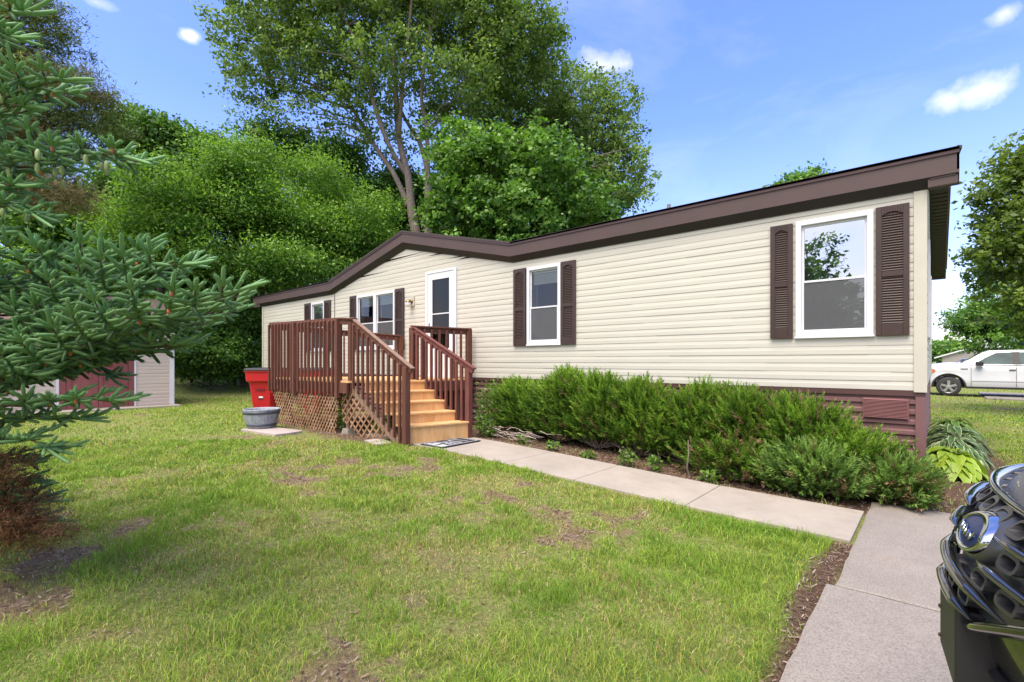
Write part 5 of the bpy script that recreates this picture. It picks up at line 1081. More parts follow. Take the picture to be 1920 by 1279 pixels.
# ================================================================ blue-green spruce at the left edge
def spruce():
    rs = np.random.RandomState(77); r_ = random.Random(77)
    TR = at(-560, 1050, 2.9); TR.z = gz(TR.x, TR.y); root = thing('spruce_tree', TR, 'large blue-green spruce whose boughs reach in from the left border with hanging green cones', 'tree')
    b0 = np.array(tuple(TR)); FP, FD, FL, FR, FT = [], [], [], [], []      # fingers: base, direction, length, radius, tint
    twig = MB(); cones = []; buds = MB()
    def finger(p, d, l, r, t): FP.append(tuple(p)); FD.append(tuple(d.normalized())); FL.append(l); FR.append(r); FT.append(t)
    def lateral(p, d, ln, tint, rad=.0100, depth=0, droop=.10):
        """a side twig: wood with fingers off both flanks and three at the tip"""
        d = d.normalized(); n = max(2, int(ln/.05)); q = []; side = d.cross(Vector((0, 0, 1))).normalized()
        for i in range(n+1):
            t = i/n; q.append(p+d*ln*t+Vector((0, 0, -droop*ln*t*(1-t)*2.2+.10*ln*t*t)))
        twig.tube([v-TR for v in q], [.006*(1-t/(n+1)*.6) for t in range(n+1)], 5, cap=False)
        for i in range(1, n+1):
            t = i/n; dd = (q[i]-q[i-1]).normalized(); fl = (.125-.045*t)*r_.uniform(.75, 1.15)
            if i == n:
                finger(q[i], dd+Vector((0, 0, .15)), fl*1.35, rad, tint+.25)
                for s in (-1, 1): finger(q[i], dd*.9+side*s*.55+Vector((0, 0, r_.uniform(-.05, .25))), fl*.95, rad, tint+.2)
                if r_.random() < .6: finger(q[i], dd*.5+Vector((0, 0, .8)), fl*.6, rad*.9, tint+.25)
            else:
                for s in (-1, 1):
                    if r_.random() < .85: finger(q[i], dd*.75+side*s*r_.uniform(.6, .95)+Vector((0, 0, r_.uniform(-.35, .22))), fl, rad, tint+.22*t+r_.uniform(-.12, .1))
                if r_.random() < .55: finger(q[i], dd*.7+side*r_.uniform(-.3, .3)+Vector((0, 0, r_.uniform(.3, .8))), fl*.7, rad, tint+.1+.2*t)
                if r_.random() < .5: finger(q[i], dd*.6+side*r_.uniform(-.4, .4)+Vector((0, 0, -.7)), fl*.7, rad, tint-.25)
                finger(q[i-1], dd, (q[i]-q[i-1]).length*1.3, rad*.92, tint-.05)
            if r_.random() < .10: buds.lathe(q[i]-TR+Vector((0, 0, -.012)), [(0, .012), (.007, .005), (.008, -.008), (0, -.018)], 6)
    def bough(pts, tint, lmax=.42, start=.0, conesn=0, step=.088, rw=.02, rad=.0100):
        P = [at(*p) for p in pts]; Q = []
        for i in range(len(P)-1):
            for t in (0, .25, .5, .75):
                p0, p1, p2, p3 = P[max(i-1, 0)], P[i], P[i+1], P[min(i+2, len(P)-1)]
                Q.append(.5*((2*p1)+(p2-p0)*t+(2*p0-5*p1+4*p2-p3)*t*t+(3*p1-p0-3*p2+p3)*t**3))
        Q.append(P[-1]); L_ = [0]
        for a, b_ in zip(Q[:-1], Q[1:]): L_.append(L_[-1]+(b_-a).length)
        tot_ = L_[-1]; twig.tube([q-TR for q in Q], [max(.005, rw*(1-l/tot_)) for l in L_], 7)
        def pos(l):
            for i in range(len(Q)-1):
                if L_[i+1] >= l: t = (l-L_[i])/max(1e-6, L_[i+1]-L_[i]); return Q[i].lerp(Q[i+1], t), (Q[i+1]-Q[i]).normalized()
            return Q[-1], (Q[-1]-Q[-2]).normalized()
        l = tot_*start; k = 0
        while l < tot_-.10:
            p, d = pos(l); rem = tot_-l; side = d.cross(Vector((0, 0, 1))).normalized(); s = 1 if k % 2 else -1; ln = min(lmax, rem*.55+.04)*r_.uniform(.75, 1.1)
            if ln < .09: finger(p, d*.8+side*s*.75+Vector((0, 0, r_.uniform(-.1, .2))), .10, rad, tint+.25)
            else: lateral(p, d*r_.uniform(.75, 1.0)+side*s*r_.uniform(.6, .85)+Vector((0, 0, r_.uniform(-.15, .08))), ln, tint+.12*(l/tot_), rad)
            finger(p, d, .10, rad*.9, tint); 
            if r_.random() < .4: finger(p, d*.6+Vector((0, 0, .7)), .08, rad, tint+.15)
            l += step*r_.uniform(.8, 1.2); k += 1
        p, d = pos(tot_-.07)
        finger(p, d, .20, rad, tint+.4); side = d.cross(Vector((0, 0, 1))).normalized()
        for s in (-1, 1): finger(p, d*.85+side*s*.5+Vector((0, 0, .1)), .13, rad, tint+.35); finger(p, d*.5+side*s*.9+Vector((0, 0, .35)), .08, rad, tint+.3)
        finger(p, d*.75+Vector((0, 0, .6)), .10, rad, tint+.35)
        for i in range(conesn):
            p, d = pos(tot_*r_.uniform(.55, .93)); side = d.cross(Vector((0, 0, 1))).normalized(); c = p+side*r_.uniform(-.16, .16)+Vector((0, 0, -.03)); h = r_.uniform(.04, .058)
            cones.append(MB()); cones[-1].lathe(c-TR, [(0, 0), (.006, -.004), (.0105, -h*.3), (.0105, -h*.65), (.006, -h*.93), (0, -h)], 8)
    # boughs: polylines through the air (column, row, depth), last point is the tip
    bough([(-300, 800, 2.9), (60, 690, 2.55), (245, 606, 2.35), (400, 563, 2.2), (462, 538, 2.15)], .42, .40, .25)
    bough([(-300, 680, 2.9), (60, 600, 2.6), (200, 545, 2.42), (290, 500, 2.32), (358, 497, 2.28)], .45, .34, .25)
    bough([(-300, 620, 2.9), (40, 545, 2.7), (130, 505, 2.55), (215, 482, 2.45), (276, 458, 2.4)], .48, .30, .25)
    bough([(-300, 740, 3.0), (100, 650, 2.75), (220, 622, 2.6), (330, 604, 2.5), (425, 578, 2.45)], .36, .36, .25)
    bough([(-300, 760, 3.0), (60, 700, 2.8), (160, 668, 2.7), (260, 655, 2.6), (338, 645, 2.5)], .25, .34, .25)
    bough([(-300, 790, 2.7), (20, 760, 2.55), (90, 752, 2.5), (160, 748, 2.45), (226, 752, 2.4)], .48, .15, .2)
    bough([(-300, 820, 2.9), (0, 790, 2.8), (80, 782, 2.75), (170, 787, 2.7)], .38, .14, .2)
    bough([(-250, 850, 2.7), (-20, 826, 2.6), (50, 822, 2.55), (100, 850, 2.5)], .45, .15, .2)
    bough([(-300, 560, 2.8), (-20, 520, 2.65), (50, 490, 2.6), (118, 478, 2.55)], .42, .28, .2)
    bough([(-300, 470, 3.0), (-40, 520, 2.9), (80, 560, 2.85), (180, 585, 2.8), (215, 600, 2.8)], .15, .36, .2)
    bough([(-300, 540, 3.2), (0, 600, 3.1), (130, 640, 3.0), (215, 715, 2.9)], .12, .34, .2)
    bough([(-300, 640, 2.7), (-60, 640, 2.6), (60, 640, 2.55), (165, 612, 2.5), (240, 575, 2.45)], .30, .34, .2)
    bough([(-300, 760, 2.6), (-60, 740, 2.5), (20, 700, 2.45), (70, 705, 2.4)], .35, .2, .2)
    # upper boughs with cones
    bough([(-300, 400, 2.8), (-40, 320, 2.6), (60, 312, 2.5), (130, 290, 2.4), (190, 288, 2.35), (245, 296, 2.3)], .50, .17, .35, 16, .085)
    bough([(-300, 330, 2.8), (-60, 275, 2.6), (20, 268, 2.5), (70, 262, 2.45), (105, 268, 2.4)], .50, .15, .3, 8)
    bough([(-300, 280, 2.7), (-60, 215, 2.5), (20, 178, 2.4), (75, 160, 2.3), (135, 148, 2.25)], .52, .15, .3, 4, .085)
    bough([(-250, 260, 2.6), (-40, 225, 2.45), (20, 200, 2.4), (60, 200, 2.35)], .5, .16, .3, 2)
    bough([(-300, 160, 2.5), (-80, 70, 2.3), (0, 38, 2.2), (62, 18, 2.15)], .55, .10, .45, 0, .12)
    bough([(-250, 90, 2.4), (-60, 62, 2.3), (35, 72, 2.25)], .55, .10, .5, 0, .12)
    bough([(-300, 440, 2.7), (-60, 370, 2.5), (20, 380, 2.45), (70, 408, 2.4)], .48, .18, .3, 8)
    bough([(-300, 360, 2.6), (-60, 350, 2.5), (0, 345, 2.45), (40, 350, 2.4)], .5, .18, .3, 6)
    bough([(-300, 450, 2.7), (-60, 430, 2.5), (0, 440, 2.45)], .45, .16, .3, 2)
    # low skirt close to the ground
    for (v, u, D, t) in ((870, 60, 2.9, .15), (905, 70, 3.0, .20), (940, 88, 3.05, .40), (975, 96, 3.1, .45), (1000, 70, 3.1, .10), (925, 20, 2.9, .05), (965, 30, 3.0, .0)):
        bough([(-300, v-60, 3.0), (-120, v-30, 3.0), (-20, v-10, 2.98), (u, v, D)], t, .26, .2)
    # stack of shadowed inner boughs so that the interior is full
    for i in range(5):
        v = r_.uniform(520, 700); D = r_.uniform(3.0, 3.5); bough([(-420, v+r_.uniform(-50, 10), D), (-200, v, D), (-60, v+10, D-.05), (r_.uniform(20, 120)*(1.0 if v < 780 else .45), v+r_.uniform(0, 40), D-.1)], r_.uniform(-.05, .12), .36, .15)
    FP_, FD_, FL_, FR_, FT_ = map(np.array, (FP, FD, FL, FR, FT)); n = len(FP_)
    # finger template: slim core plus forward-swept needles
    K_ = 84; tt = (np.arange(K_)+.5)/K_; ang = np.arange(K_)*2.399963; V0 = []; T0 = []
    X = unit(cross(FD_, np.tile([[0.13, 0.21, .97]], (n, 1)))); Y = cross(FD_, X)
    Vs, Ts = [], []; curve = (rs.rand(n)-.3)*.35
    def along(t): return FP_+FD_*(FL_*t)[:, None]+np.array([[0, 0, 1.0]])*(FL_*curve*t*t)[:, None]
    env = lambda t: np.clip(np.sin(np.pi*min(1, .14+.66*t))**.5, .3, 1)
    for k in range(K_):
        t = tt[k]; e = env(t); rad = (math.cos(ang[k])*X+math.sin(ang[k])*Y); b_ = along(t); w = cross(rad, FD_)*.0011
        tip = b_+rad*(FR_*1.22*e)[:, None]*(.85+.3*rs.rand(n))[:, None]+FD_*.013; base = b_+rad*.003
        Vs.append(np.stack([base-w, base+w, tip], 1)); Ts.append(np.repeat(FT_[:, None]+.12*rs.randn(n, 1)+.05, 3, 1))
    V = np.concatenate(Vs, 0).reshape(-1, 3); T = np.concatenate(Ts, 0).reshape(-1)
    m_n = leafmat('spruce_needles', (0.030, 0.072, 0.020), (0.25, 0.47, 0.19), .2, .5, .3)
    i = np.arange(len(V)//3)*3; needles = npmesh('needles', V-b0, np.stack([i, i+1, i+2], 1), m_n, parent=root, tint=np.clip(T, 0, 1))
    rows = []; RN = 6; ts = (0, .12, .5, .9, 1.0); rr_ = (.55, .85, .95, .85, .12); Vs = []
    for t, q in zip(ts, rr_):
        c = along(t)
        for j in range(RN): a = 2*math.pi*j/RN; Vs.append(c+(math.cos(a)*X+math.sin(a)*Y)*(FR_*q*.90)[:, None])
    V = np.stack(Vs, 1); Fq = []; base = np.arange(n)*(len(ts)*RN)
    for a in range(len(ts)-1):
        for j in range(RN): k = (j+1) % RN; Fq.append(np.stack([base+a*RN+j, base+a*RN+k, base+(a+1)*RN+k, base+(a+1)*RN+j], 1))
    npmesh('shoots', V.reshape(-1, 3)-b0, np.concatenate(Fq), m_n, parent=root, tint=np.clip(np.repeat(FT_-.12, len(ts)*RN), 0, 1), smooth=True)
    twig.build('branches', bark('spruce_twig', (0.05, 0.03, 0.018), (0.16, 0.095, 0.055)), root)
    mc_ = simple('green_cones', (0.26, 0.33, 0.12), .6, .15, 30, .4, 200); [q.build('cone', mc_, root) for q in cones]; buds.build('buds', simple('orange_bud_scales', (0.38, 0.13, 0.045), .8, .3, 40), root, kind='stuff')
    # dead brown needles in the skirt
    m = MB(); m.tube([(0, 0, -.1), (0, 0, 1.5), (.03, 0, 3.2), (0, .02, 5.4), (0, 0, 8.2)], [.17, .15, .12, .07, .01], 12); m.build('trunk', BK2, root)
    C = [(tuple(at(0, 985, 2.85)), (.20, .26, .17), 1), (tuple(at(30, 935, 2.95)), (.13, .2, .10), .25), (tuple(at(-10, 880, 2.85)), (.26, .24, .14), .6), (tuple(at(70, 1000, 3.0)), (.13, .18, .10), .25)]
    V, Fq, T, _ = crown(C, 210, 60, .020, 78, .10, .2, .1, .10); npmesh('dead_needles', V-b0, Fq, leafmat('dead_spruce', (0.10, 0.045, 0.022), (0.33, 0.17, 0.085), .15, .8, .1), parent=root, tint=T)
    print('spruce fingers', n)
spruce()
# ================================================================ vehicles
def paint(name, c, coat=1.0, rough=.35, metal=0.0, flake=0.0):
    b = MatB(name); b.base(b.ramp(b.noise(1.2, 3), [(0.3, tuple(x*.94 for x in c)), (0.7, c)])); b.set(Roughness=rough, Metallic=metal); b.p.inputs['Coat Weight'].default_value = coat; b.p.inputs['Coat Roughness'].default_value = .02
    b.bump(b.noise(1.1, 2), .02, .02); return b.m
M_BLACKP = paint('black_paint', (0.006, 0.006, 0.007), 1.0, .25); M_CHROME = simple('chrome', (0.62, 0.64, 0.67), .10, .03, 4, metal=1.0)
M_SATIN = simple('satin_grey_trim', (0.11, 0.11, 0.115), .32, .08, 4, metal=.55); M_BPL = simple('black_plastic', (0.018, 0.018, 0.019), .5, .15, 12, .1, 160); M_BGLOSS = simple('gloss_black_trim', (0.012, 0.012, 0.013), .12, .1, 3, coat=1.0)
M_DGLASS = simple('dark_car_glass', (0.012, 0.016, 0.018), .04, .1, 2, spec=.8); M_WPAINT = paint('white_paint', (0.56, 0.58, 0.62)); M_RIM = simple('alloy_rim', (0.50, 0.50, 0.52), .28, .08, 4, metal=.75)
M_BLUE = simple('dark_blue_emblem', (0.010, 0.022, 0.085), .35, .1, 3, spec=.3); M_AMBER = simple('amber_lens', (0.55, 0.16, 0.04), .2, .1, 3, coat=.8); M_HEADL = simple('headlamp_lens', (0.45, 0.47, 0.50), .08, .2, 6, coat=1.0)
def wheel(root, c, r, rim, w, ax, side, spokes=5):
    """wheel at local c, axle along ax ('x' or 'y'); side is the outward sign"""
    hub = bpy.data.objects.new('wheel', None)
    m = MB(); R_ = [(rim*.98, -w/2), (r*.93, -w/2), (r, -w/2+.04), (r, w/2-.04), (r*.93, w/2), (rim*.98, w/2)]; m.lathe(c, R_, 40, ax=ax)
    t = m.build('wheel', M_TYRE, root)
    m = MB(); o = side*w/2; m.lathe(c, [(rim*1.0, o-.0), (rim*.90, o-side*.02), (rim*.88, o-side*.09), (0, o-side*.10)], 40, ax=ax)
    cc = Vector(c)
    for k in range(spokes):
        a = 2*math.pi*k/spokes+.3; dv = Vector((0, math.cos(a), math.sin(a))) if ax == 'x' else Vector((math.cos(a), 0, math.sin(a))); ov = Vector((o, 0, 0)) if ax == 'x' else Vector((0, o, 0))
        m.bar(cc+ov*.85+dv*.04, cc+ov*.82+dv*rim*.93, .085, .04, up=ov)
    m.lathe(c, [(0, o*.98), (.07, o*.95), (.075, o*.7)], 20, ax=ax); m.build('rim', M_RIM, t)
# ---- black suv: local x = across the car (towards the camera), local y = backwards
Nn = at(1783, 1120, 1.1); ang = math.atan2(-.995, .10); suv = thing('parked_suv', (Nn.x+.026, Nn.y, 0.02), 'glossy black car nose with honeycomb grille and oval emblem at the bottom right corner', 'car', rz=ang)
def ns(z): # setback of the nose profile at height z
    T_ = [(.30, .16), (.45, .10), (.62, .10), (.746, .072), (.86, .016), (.937, 0.0), (1.02, .012), (1.10, .045), (1.16, .100), (1.21, .175)]
    for (a, b_) in zip(T_[:-1], T_[1:]):
        if a[0] <= z <= b_[0]: t = (z-a[0])/(b_[0]-a[0]); return a[1]+(b_[1]-a[1])*t
    return T_[0][1] if z < .3 else T_[-1][1]
def sb(w): return .46*w*w
ws = [-1+2*i/40 for i in range(41)]
def P(w, z, off=0.0): return (w*.99, ns(z)+sb(w)-off, z)
m = MB(); rows = [[(w*.99, .9 if False else ns(z)+sb(w), z) for w in ws] for z in (.30, .45, .62, .70, .746, .80, .86, .90, .937, .98, 1.02, 1.06, 1.10, 1.13, 1.16, 1.19, 1.207)]; m.grid(rows); body_rows = None
# above the grille: hood edge, hood, screen base, roof, tail
prof = [(1.205, .17, 1.0, 1), (1.235, .24, 1.0, 1), (1.275, .45, .99, .9), (1.31, .80, .985, .6), (1.335, 1.25, .98, .2), (1.36, 1.42, .95, .1)]
m.grid([[(w*hw, s_+sb(w)*k-0.0, z-.075*w*w-(.10 if abs(w) > .97 else 0)) for w in ws] for (z, s_, hw, k) in prof])
m.grid([[(w*hw, s_, z-.05*w*w) for w in ws] for (z, s_, hw) in ((1.765, 2.15, .68), (1.79, 2.7, .70), (1.79, 3.6, .70), (1.74, 4.35, .68))])
m.grid([[(w*hw, s_+.12*w*w*-1, z) for w in ws] for (z, s_, hw) in ((1.25, 4.85, .93), (1.0, 4.95, .98), (.5, 4.98, .99), (.32, 4.9, .97))])
for s in (-1, 1):   # flanks with wheel openings
    cols = []; y = .80
    while y < 4.86:
        zb = .32
        for yc in (1.12, 3.98):
            if abs(y-yc) < .42: zb = max(zb, .36+math.sqrt(.42**2-(y-yc)**2))
        top = 1.255-.03*abs(y-2.5)/2.5; cols.append([(s*.955, y, zb), (s*.99, y, max(zb, .6)), (s*1.0, y, max(zb, .85)), (s*.985, y, top-.09), (s*.955, y, top)]); y += .06
    m.grid(cols, smooth=True)
    m.grid([[(s*.99, ns(z)+sb(1), z), (s*.99, .62, z), (s*.985, .80, z)] for z in (.32, .6, .86, 1.0, 1.13)])
for o_ in (m.build('body', M_BLACKP, suv),): o_.data.polygons.foreach_set('use_smooth', [True]*len(o_.data.polygons))
m = MB()   # glasshouse
m.grid([[(w*.94, 1.42, 1.31-.04*w*w), (w*.69, 2.14, 1.75-.05*w*w)] for w in ws[::2]]); m.grid([[(w*.69, 4.36, 1.73-.05*w*w), (w*.92, 4.84, 1.25)] for w in ws[::2]])
for s in (-1, 1): m.grid([[(s*.955, y, 1.23), (s*(.70), y2, 1.71)] for y, y2 in ((1.45, 2.15), (2.4, 2.5), (3.2, 3.2), (4.0, 3.9), (4.8, 4.34))])
m.build('windows', M_DGLASS, suv)
zlow = lambda w: min(1.185, .885+.46*max(0, abs(w)-.05))
wmx = lambda z: .05+(z-.885)/.46
# grille: recessed dark panel, swept bars and rounded loops
m = MB(); gw = [-.68+1.36*i/36 for i in range(37)]; m.grid([[P(w, zlow(w)+(1.195-zlow(w))*t, .003) for w in gw] for t in [q/10 for q in range(11)]]); m.build('grille_panel', M_SATIN, suv)
def sweep(zf, wa, wb, r1, r2, name, mat, n=26, off=.012, par=None):
    """bar following the curved nose; r1 = half height, r2 = half depth"""
    rows = []
    for i in range(n+1):
        w = wa+(wb-wa)*i/n; z = zf(w); c = Vector(P(w, z, off)); up = Vector((0, ns(z+.02)-ns(z-.02), .04)).normalized(); outw = Vector((0, -up.z, up.y)); f = min(1, 4*min(i, n-i)/n+.15)
        rows.append([c+up*math.cos(a)*r1*f+outw*math.sin(a)*r2*f for a in [2*math.pi*j/10 for j in range(10)]])
    m = MB(); m.grid(rows, 0, True, True); m.face(rows[0][::-1]); m.face(rows[-1]); return m.build(name, mat, par or suv)
gr = None
for z in (.945, .995, 1.05, 1.105, 1.155):
    wm = wmx(z)-.01; zf = lambda w, z=z: z-.012*abs(w)
    if 1.03 < z < 1.12:
        for s in (-1, 1): sweep(zf, s*.125, s*wm, .009, .016, 'grille_bar', M_BGLOSS, 26, .032)
    else: sweep(zf, -wm, wm, .009, .016, 'grille_bar', M_BGLOSS, 34, .032)
def loop(w, z, lw=.066, lh=.034):
    """flat rounded open link hanging between two bars"""
    m = MB(); n = 16; rows = []
    q = lambda v, e: math.copysign(abs(v)**e, v)
    for a in range(n+1):
        t = 2*math.pi*a/n; fx_, fz_ = q(math.cos(t), .55)*lw/2, q(math.sin(t), .55)*lh/2
        rows.append([P(w+fx_*.78, z+fz_*.62, .003), P(w+fx_*.78, z+fz_*.62, .030), P(w+fx_, z+fz_, .030), P(w+fx_, z+fz_, .003)])
    m.grid(rows, 0, False); m.build('grille_link', M_LINK, suv)
M_LINK = simple('dark_link_plastic', (0.035, 0.035, 0.038), .28, .1, 4)
for i, z in enumerate((.968, 1.022, 1.078, 1.13)):
    for k in range(-6, 7):
        w = k*.105+(.052 if i % 2 else 0)
        if abs(w) > wmx(z)-.05 or (abs(w) < .15 and z > 1.01 and z < 1.12): continue
        loop(w, z)
# swept lower frame of the grille and bumper lip
sweep(lambda w: zlow(w)-.010, -.66, .66, .012, .014, 'grille_frame', M_BGLOSS, 60, .022); sweep(lambda w: .83-.02*w*w, -.86, .86, .010, .014, 'bumper_trim', M_BGLOSS, 40, .010)
sweep(lambda w: 1.205-.05*w*w, -.80, .80, .016, .014, 'grille_frame', M_CHROME, 40, .010)
# emblem: a blue oval with bright rim on a satin block
m = MB(); zc = 1.085
def oval(a, b_, off, n=36): a *= .76; b_ *= .84; return [Vector(P(.035+a*math.cos(2*math.pi*j/n), zc+b_*math.sin(2*math.pi*j/n), off)) for j in range(n)]
m.grid([oval(.150, .076, .0), oval(.142, .070, .022), oval(.118, .052, .030)], 0, True, True); eb = m.build('emblem', M_SATIN, suv)
m = MB(); m.grid([oval(.116, .050, .026), oval(.114, .048, .040), oval(.103, .040, .044), oval(.100, .037, .038)], 0, True, True); m.build('emblem_rim', M_CHROME, eb)
m = MB(); m.grid([oval(.101, .038, .038), oval(.06, .02, .042), oval(.002, .001, .043)], 0, True, True); m.build('emblem_field', M_BLUE, eb)
# a bright script stroke across the field
m = MB(); pts = [Vector(P(-.015+.10*i/24, zc+.010*math.sin(i*1.35)*(1 if i % 5 else .2), .045)) for i in range(25)]; m.tube(pts, .0022, 5); m.build('emblem_script', M_CHROME, eb)
# plate bracket
m = MB()
for (a, b_, yo, y1) in ((.765, .940, -.034, .035),): m.box((-.105, yo, a), (.12, y1, b_))
M_BOLT = simple('rusty_bolt', (0.09, 0.035, 0.025), .8, .2, 40); pb = m.build('plate_bracket', M_BPL, suv, bevel=.008); 
for z in (.79, .86, .925):
    for w in (-.09,): m = MB(); m.lathe((w, -.035, z), [(0, -.004), (.004, -.003), (.005, .0)], 10, ax='y'); m.build('bracket_bolt', M_BOLT, pb)
for s in (-1, 1):
    m = MB(); m.grid([[P(s*w, z+.02, .006) for w in (.70, .76, .82, .88, .93)] for z in (1.0, 1.05, 1.10, 1.14)]); m.build('headlight', M_HEADL, suv)
    m = MB(); m.box((s*1.0, 1.62, 1.22), (s*1.16, 1.75, 1.34)); m.build('mirror', M_BLACKP, suv, bevel=.03, seg=3)
    for yc in (1.12, 3.98): wheel(suv, (s*.87, yc, .37), .37, .25, .24, 'x', s, 10)
m = MB(); m.box((-.80, .35, .22), (.80, 4.7, .60)); m.build('underbody', M_BPL, suv)
# ---- white pickup beyond the lawn (side profile measured on its near flank)
TY = 20.5; pk = thing('pickup_truck', (2.0, TY+.98, .02), 'white four-door pickup truck parked beyond the lawn at the right', 'pickup truck')
def interp(T_, x):
    for a, b_ in zip(T_[:-1], T_[1:]):
        if a[0] <= x <= b_[0]: t = (x-a[0])/max(1e-6, b_[0]-a[0]); return a[1]+(b_[1]-a[1])*t
    return T_[-1][1] if x > T_[-1][0] else T_[0][1]
TOP = [(-.46, .95), (-.43, 1.10), (-.36, 1.24), (-.10, 1.33), (.2, 1.39), (.5, 1.435), (.92, 1.42), (1.0, 1.36), (3.62, 1.33), (3.66, 1.33), (3.70, 1.38), (5.45, 1.38), (5.50, 1.33)]
WX, WR = (.51, 4.35), .52; O = Vector((2.0, TY+.98, .02))
m = MB(); rows = []; x = -.46
while x <= 5.51:
    zb = .40
    for wx in WX:
        if abs(x-wx) < WR: zb = max(zb, .40+math.sqrt(WR**2-(x-wx)**2)*1.06)
    zt = interp(TOP, x); fr = .16*max(0, (.1-x)/.56)**2; row = []
    for s in (1, -1):
        seg = [(.93, zb), (.975, max(zb, .55)), (.985, max(zb, .72)), (.975, max(zb, .78)), (.985, max(zb, 1.02)), (.965, max(zb+.01, zt-.12)), (.90, zt-.02)]
        seg = [(s*(w-fr), z) for w, z in seg]; row += seg if s == 1 else [(0.0, zt+.01)]+seg[::-1]
    rows.append([(x-O.x, w, z-.02) for w, z in row]); x += .04
m.grid(rows, 0, True); m.face(rows[0]); m.face(rows[-1][::-1]); bd = m.build('body', M_WPAINT, pk, bevel=0)
m = MB(); gh = [(.90, 1.40, .86), (1.58, 1.90, .70), (1.75, 1.945, .69), (2.6, 1.96, .69), (3.45, 1.93, .69), (3.62, 1.80, .71), (3.68, 1.35, .86)]
m.grid([[(x-O.x, w*k, z-.02-.03*w*w*(k < .8)) for w in (-1, -.9, -.5, 0, .5, .9, 1)] for (x, z, k) in gh])
for s in (-1, 1): m.grid([[(x-O.x, s*.93, 1.33-.02), (x-O.x, s*k, z-.05)] for (x, z, k) in [(.90, 1.40, .86)]+[(.9+(1.58-.9)*t, 1.40+.5*t, .86-.16*t) for t in (.3, .6, .9)]+gh[2:]])
m.build('cab', M_WPAINT, pk)
def sidew(poly, off=.012):
    """glass on the near and far cab side; the cab wall leans inwards as it rises"""
    for s in (-1, 1):
        m = MB(); m.face([(x-O.x, s*(.93-(z-1.33)*.39+off), z-.02) for x, z in poly]); m.build('side_window', M_DGLASS if False else M_TGLASS, pk)
M_TGLASS = simple('greenish_car_glass', (0.045, 0.075, 0.070), .05, .5, 1.5, spec=.8)
sidew([(1.30, 1.38), (1.62, 1.62), (1.93, 1.82), (2.38, 1.84), (2.40, 1.37)]); sidew([(2.60, 1.37), (2.58, 1.84), (3.25, 1.83), (3.45, 1.60), (3.48, 1.37)])
for s in (-1, 1): m = MB(); m.face([(x-O.x, s*(.93-(z-1.33)*.39+.008), z-.02) for x, z in ((2.38, 1.36), (2.38, 1.85), (2.60, 1.85), (2.62, 1.36))]); m.build('pillar', M_BPL, pk)
m = MB(); m.grid([[(.97-O.x, w*.80, 1.425), (1.55-O.x, w*.66, 1.875)] for w in (-1, -.5, 0, .5, 1)]); m.build('windscreen', M_TGLASS, pk)
m = MB()
for s in (-1, 1):
    for (xa, za, xb, zb) in ((1.20, .45, 1.20, 1.34), (2.50, .45, 2.50, 1.34), (3.55, .6, 3.55, 1.34), (1.2, .66, 3.5, .66), (3.69, .5, 3.69, 1.35)): m.bar((xa-O.x, s*.982, za-.02), (xb-O.x, s*.982, zb-.02), .012, .012)
m.build('door_gaps', M_SATIN, pk)
for s in (-1, 1):
    for x in (2.30, 3.38): m = MB(); m.box((x-O.x, s*.97, 1.10), (x+.18-O.x, s*1.01, 1.135)); m.build('door_handle', M_BPL, pk, bevel=.006)
    m = MB(); m.box((1.33-O.x, s*.97, 1.27), (1.56-O.x, s*1.16, 1.45)); m.build('mirror', M_BPL, pk, bevel=.03, seg=3)
    m = MB(); m.box((.88-O.x, s*.975, 1.135), (1.10-O.x, s*.990, 1.16)); m.build('badge', M_BPL, pk)
    m = MB(); m.face([(-.40-O.x, s*.885, 1.20), (.04-O.x, s*.998, 1.13), (.10-O.x, s*1.0, 1.05), (-.03-O.x, s*.998, .95), (-.42-O.x, s*.885, .95)]); m.build('headlight', M_AMBER, pk)
    m = MB(); m.box((1.05-O.x, s*.90, .34), (3.75-O.x, s*.965, .42)); m.build('rocker', M_BPL, pk)
    for wx in WX:
        m = MB(); rows = []
        for i in range(21):
            a = math.pi*i/20; rows.append([(wx+math.cos(a)*r_-O.x, s*y, .38+math.sin(a)*r_*1.06) for r_, y in ((WR+.035, .975), (WR+.02, .995), (WR-.03, .99), (WR-.06, .80))])
        m.grid(rows); m.build('wheel_arch', M_BPL if wx < 1 else M_WPAINT, pk); wheel(pk, (wx-O.x, s*.86, .40), .405, .27, .26, 'y', s, 5)
m = MB(); m.box((-.56-O.x, -.90, .42), (-.40-O.x, .90, .70)); m.build('bumper', M_SATIN, pk, bevel=.03, seg=3); m = MB(); m.box((-.48-O.x, -.6, .78), (-.44-O.x, .6, 1.16)); m.build('grille', M_CHROME, pk)
m = MB(); m.box((-.2-O.x, -.7, .36), (5.3-O.x, .7, .55)); m.build('chassis', M_BPL, pk)
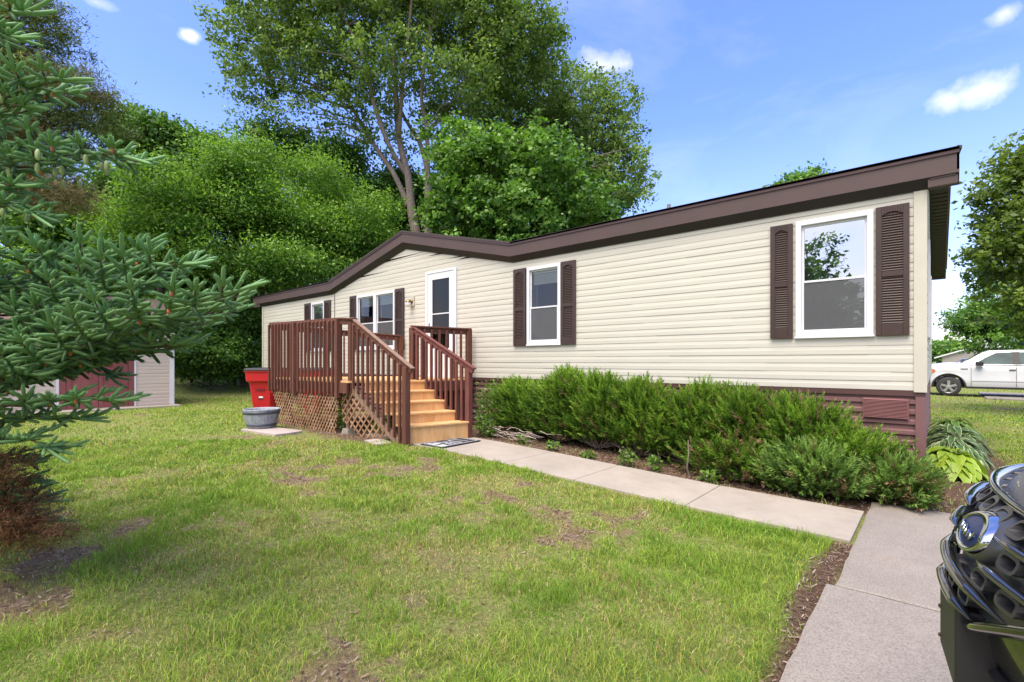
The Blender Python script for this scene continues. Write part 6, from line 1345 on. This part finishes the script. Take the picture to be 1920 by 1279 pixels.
# ---- dark suv further back and the grey house behind it
ds = thing('parked_suv', (1.9, 39.5, gz(1.9, 39.5)), 'dark parked car seen small over the hood of the white pickup', 'car')
m = MB(); rows = []
for (x, zt, hw, zs) in ((-2.3, .85, .80, .8), (-2.2, 1.05, .88, 1.0), (-1.3, 1.15, .92, 1.1), (-1.0, 1.2, .90, 1.1), (-.4, 1.66, .70, 1.1), (.2, 1.72, .68, 1.1), (1.5, 1.70, .68, 1.1), (2.1, 1.55, .70, 1.1), (2.35, 1.0, .88, 1.0), (2.4, .5, .88, .5)):
    rows.append([(x, -.90*min(1, hw+.1), .35), (x, -.95*min(1, hw+.12), .8), (x, -.93*min(1, hw+.1), zs), (x, -hw, zt-.05), (x, 0, zt), (x, hw, zt-.05), (x, .93*min(1, hw+.1), zs), (x, .95*min(1, hw+.12), .8), (x, .9*min(1, hw+.1), .35)])
m.grid(rows); m.build('body', paint('dark_blue_paint', (0.03, 0.035, 0.05)), ds)
for s in (-1, 1):
    m = MB(); m.face([(-.85, s*.93, 1.14), (-.40, s*.80, 1.55), (1.55, s*.80, 1.58), (1.95, s*.90, 1.14)]); m.build('side_window', M_DGLASS, ds)
    for x in (-1.45, 1.4): wheel(ds, (x, s*.82, .35), .35, .22, .22, 'y', s)
gh_ = thing('gray_house', (5.5, 58, gz(5, 55)), 'low gray sided neighbouring house with white gable trim far behind the pickup', 'house')
m = MB(); hw_ = 4.9; gx0 = -4.9
m.box((-4.9, -3.2, -.3), (7, 5, 2.0)); m.face([(-4.9, -3.21, 2.0), (7, -3.21, 2.0), (7, -3.21, 2.25), (1.0, -3.21, 3.3-.1), (-4.9, -3.21, 2.05)]); m.build('wall', siding_mat('gray_vinyl', (0.30, 0.28, 0.27)), gh_)
m = MB()
for (xa, za, xb, zb) in ((-5.5, 1.75, -3.1, 2.62), (-3.1, 2.62, .5, 2.75), (.5, 2.75, 7.6, 2.2)): m.hexa([(xa, -3.4, za), (xb, -3.4, zb), (xb, 5.3, zb), (xa, 5.3, za), (xa, -3.4, za+.12), (xb, -3.4, zb+.12), (xb, 5.3, zb+.12), (xa, 5.3, za+.12)])
m.build('roof', M_WHITE, gh_)
m = MB(); m.box((-2.5, -3.24, .8), (-1.3, -3.2, 1.8)); m.build('window', M_DGLASS, gh_)
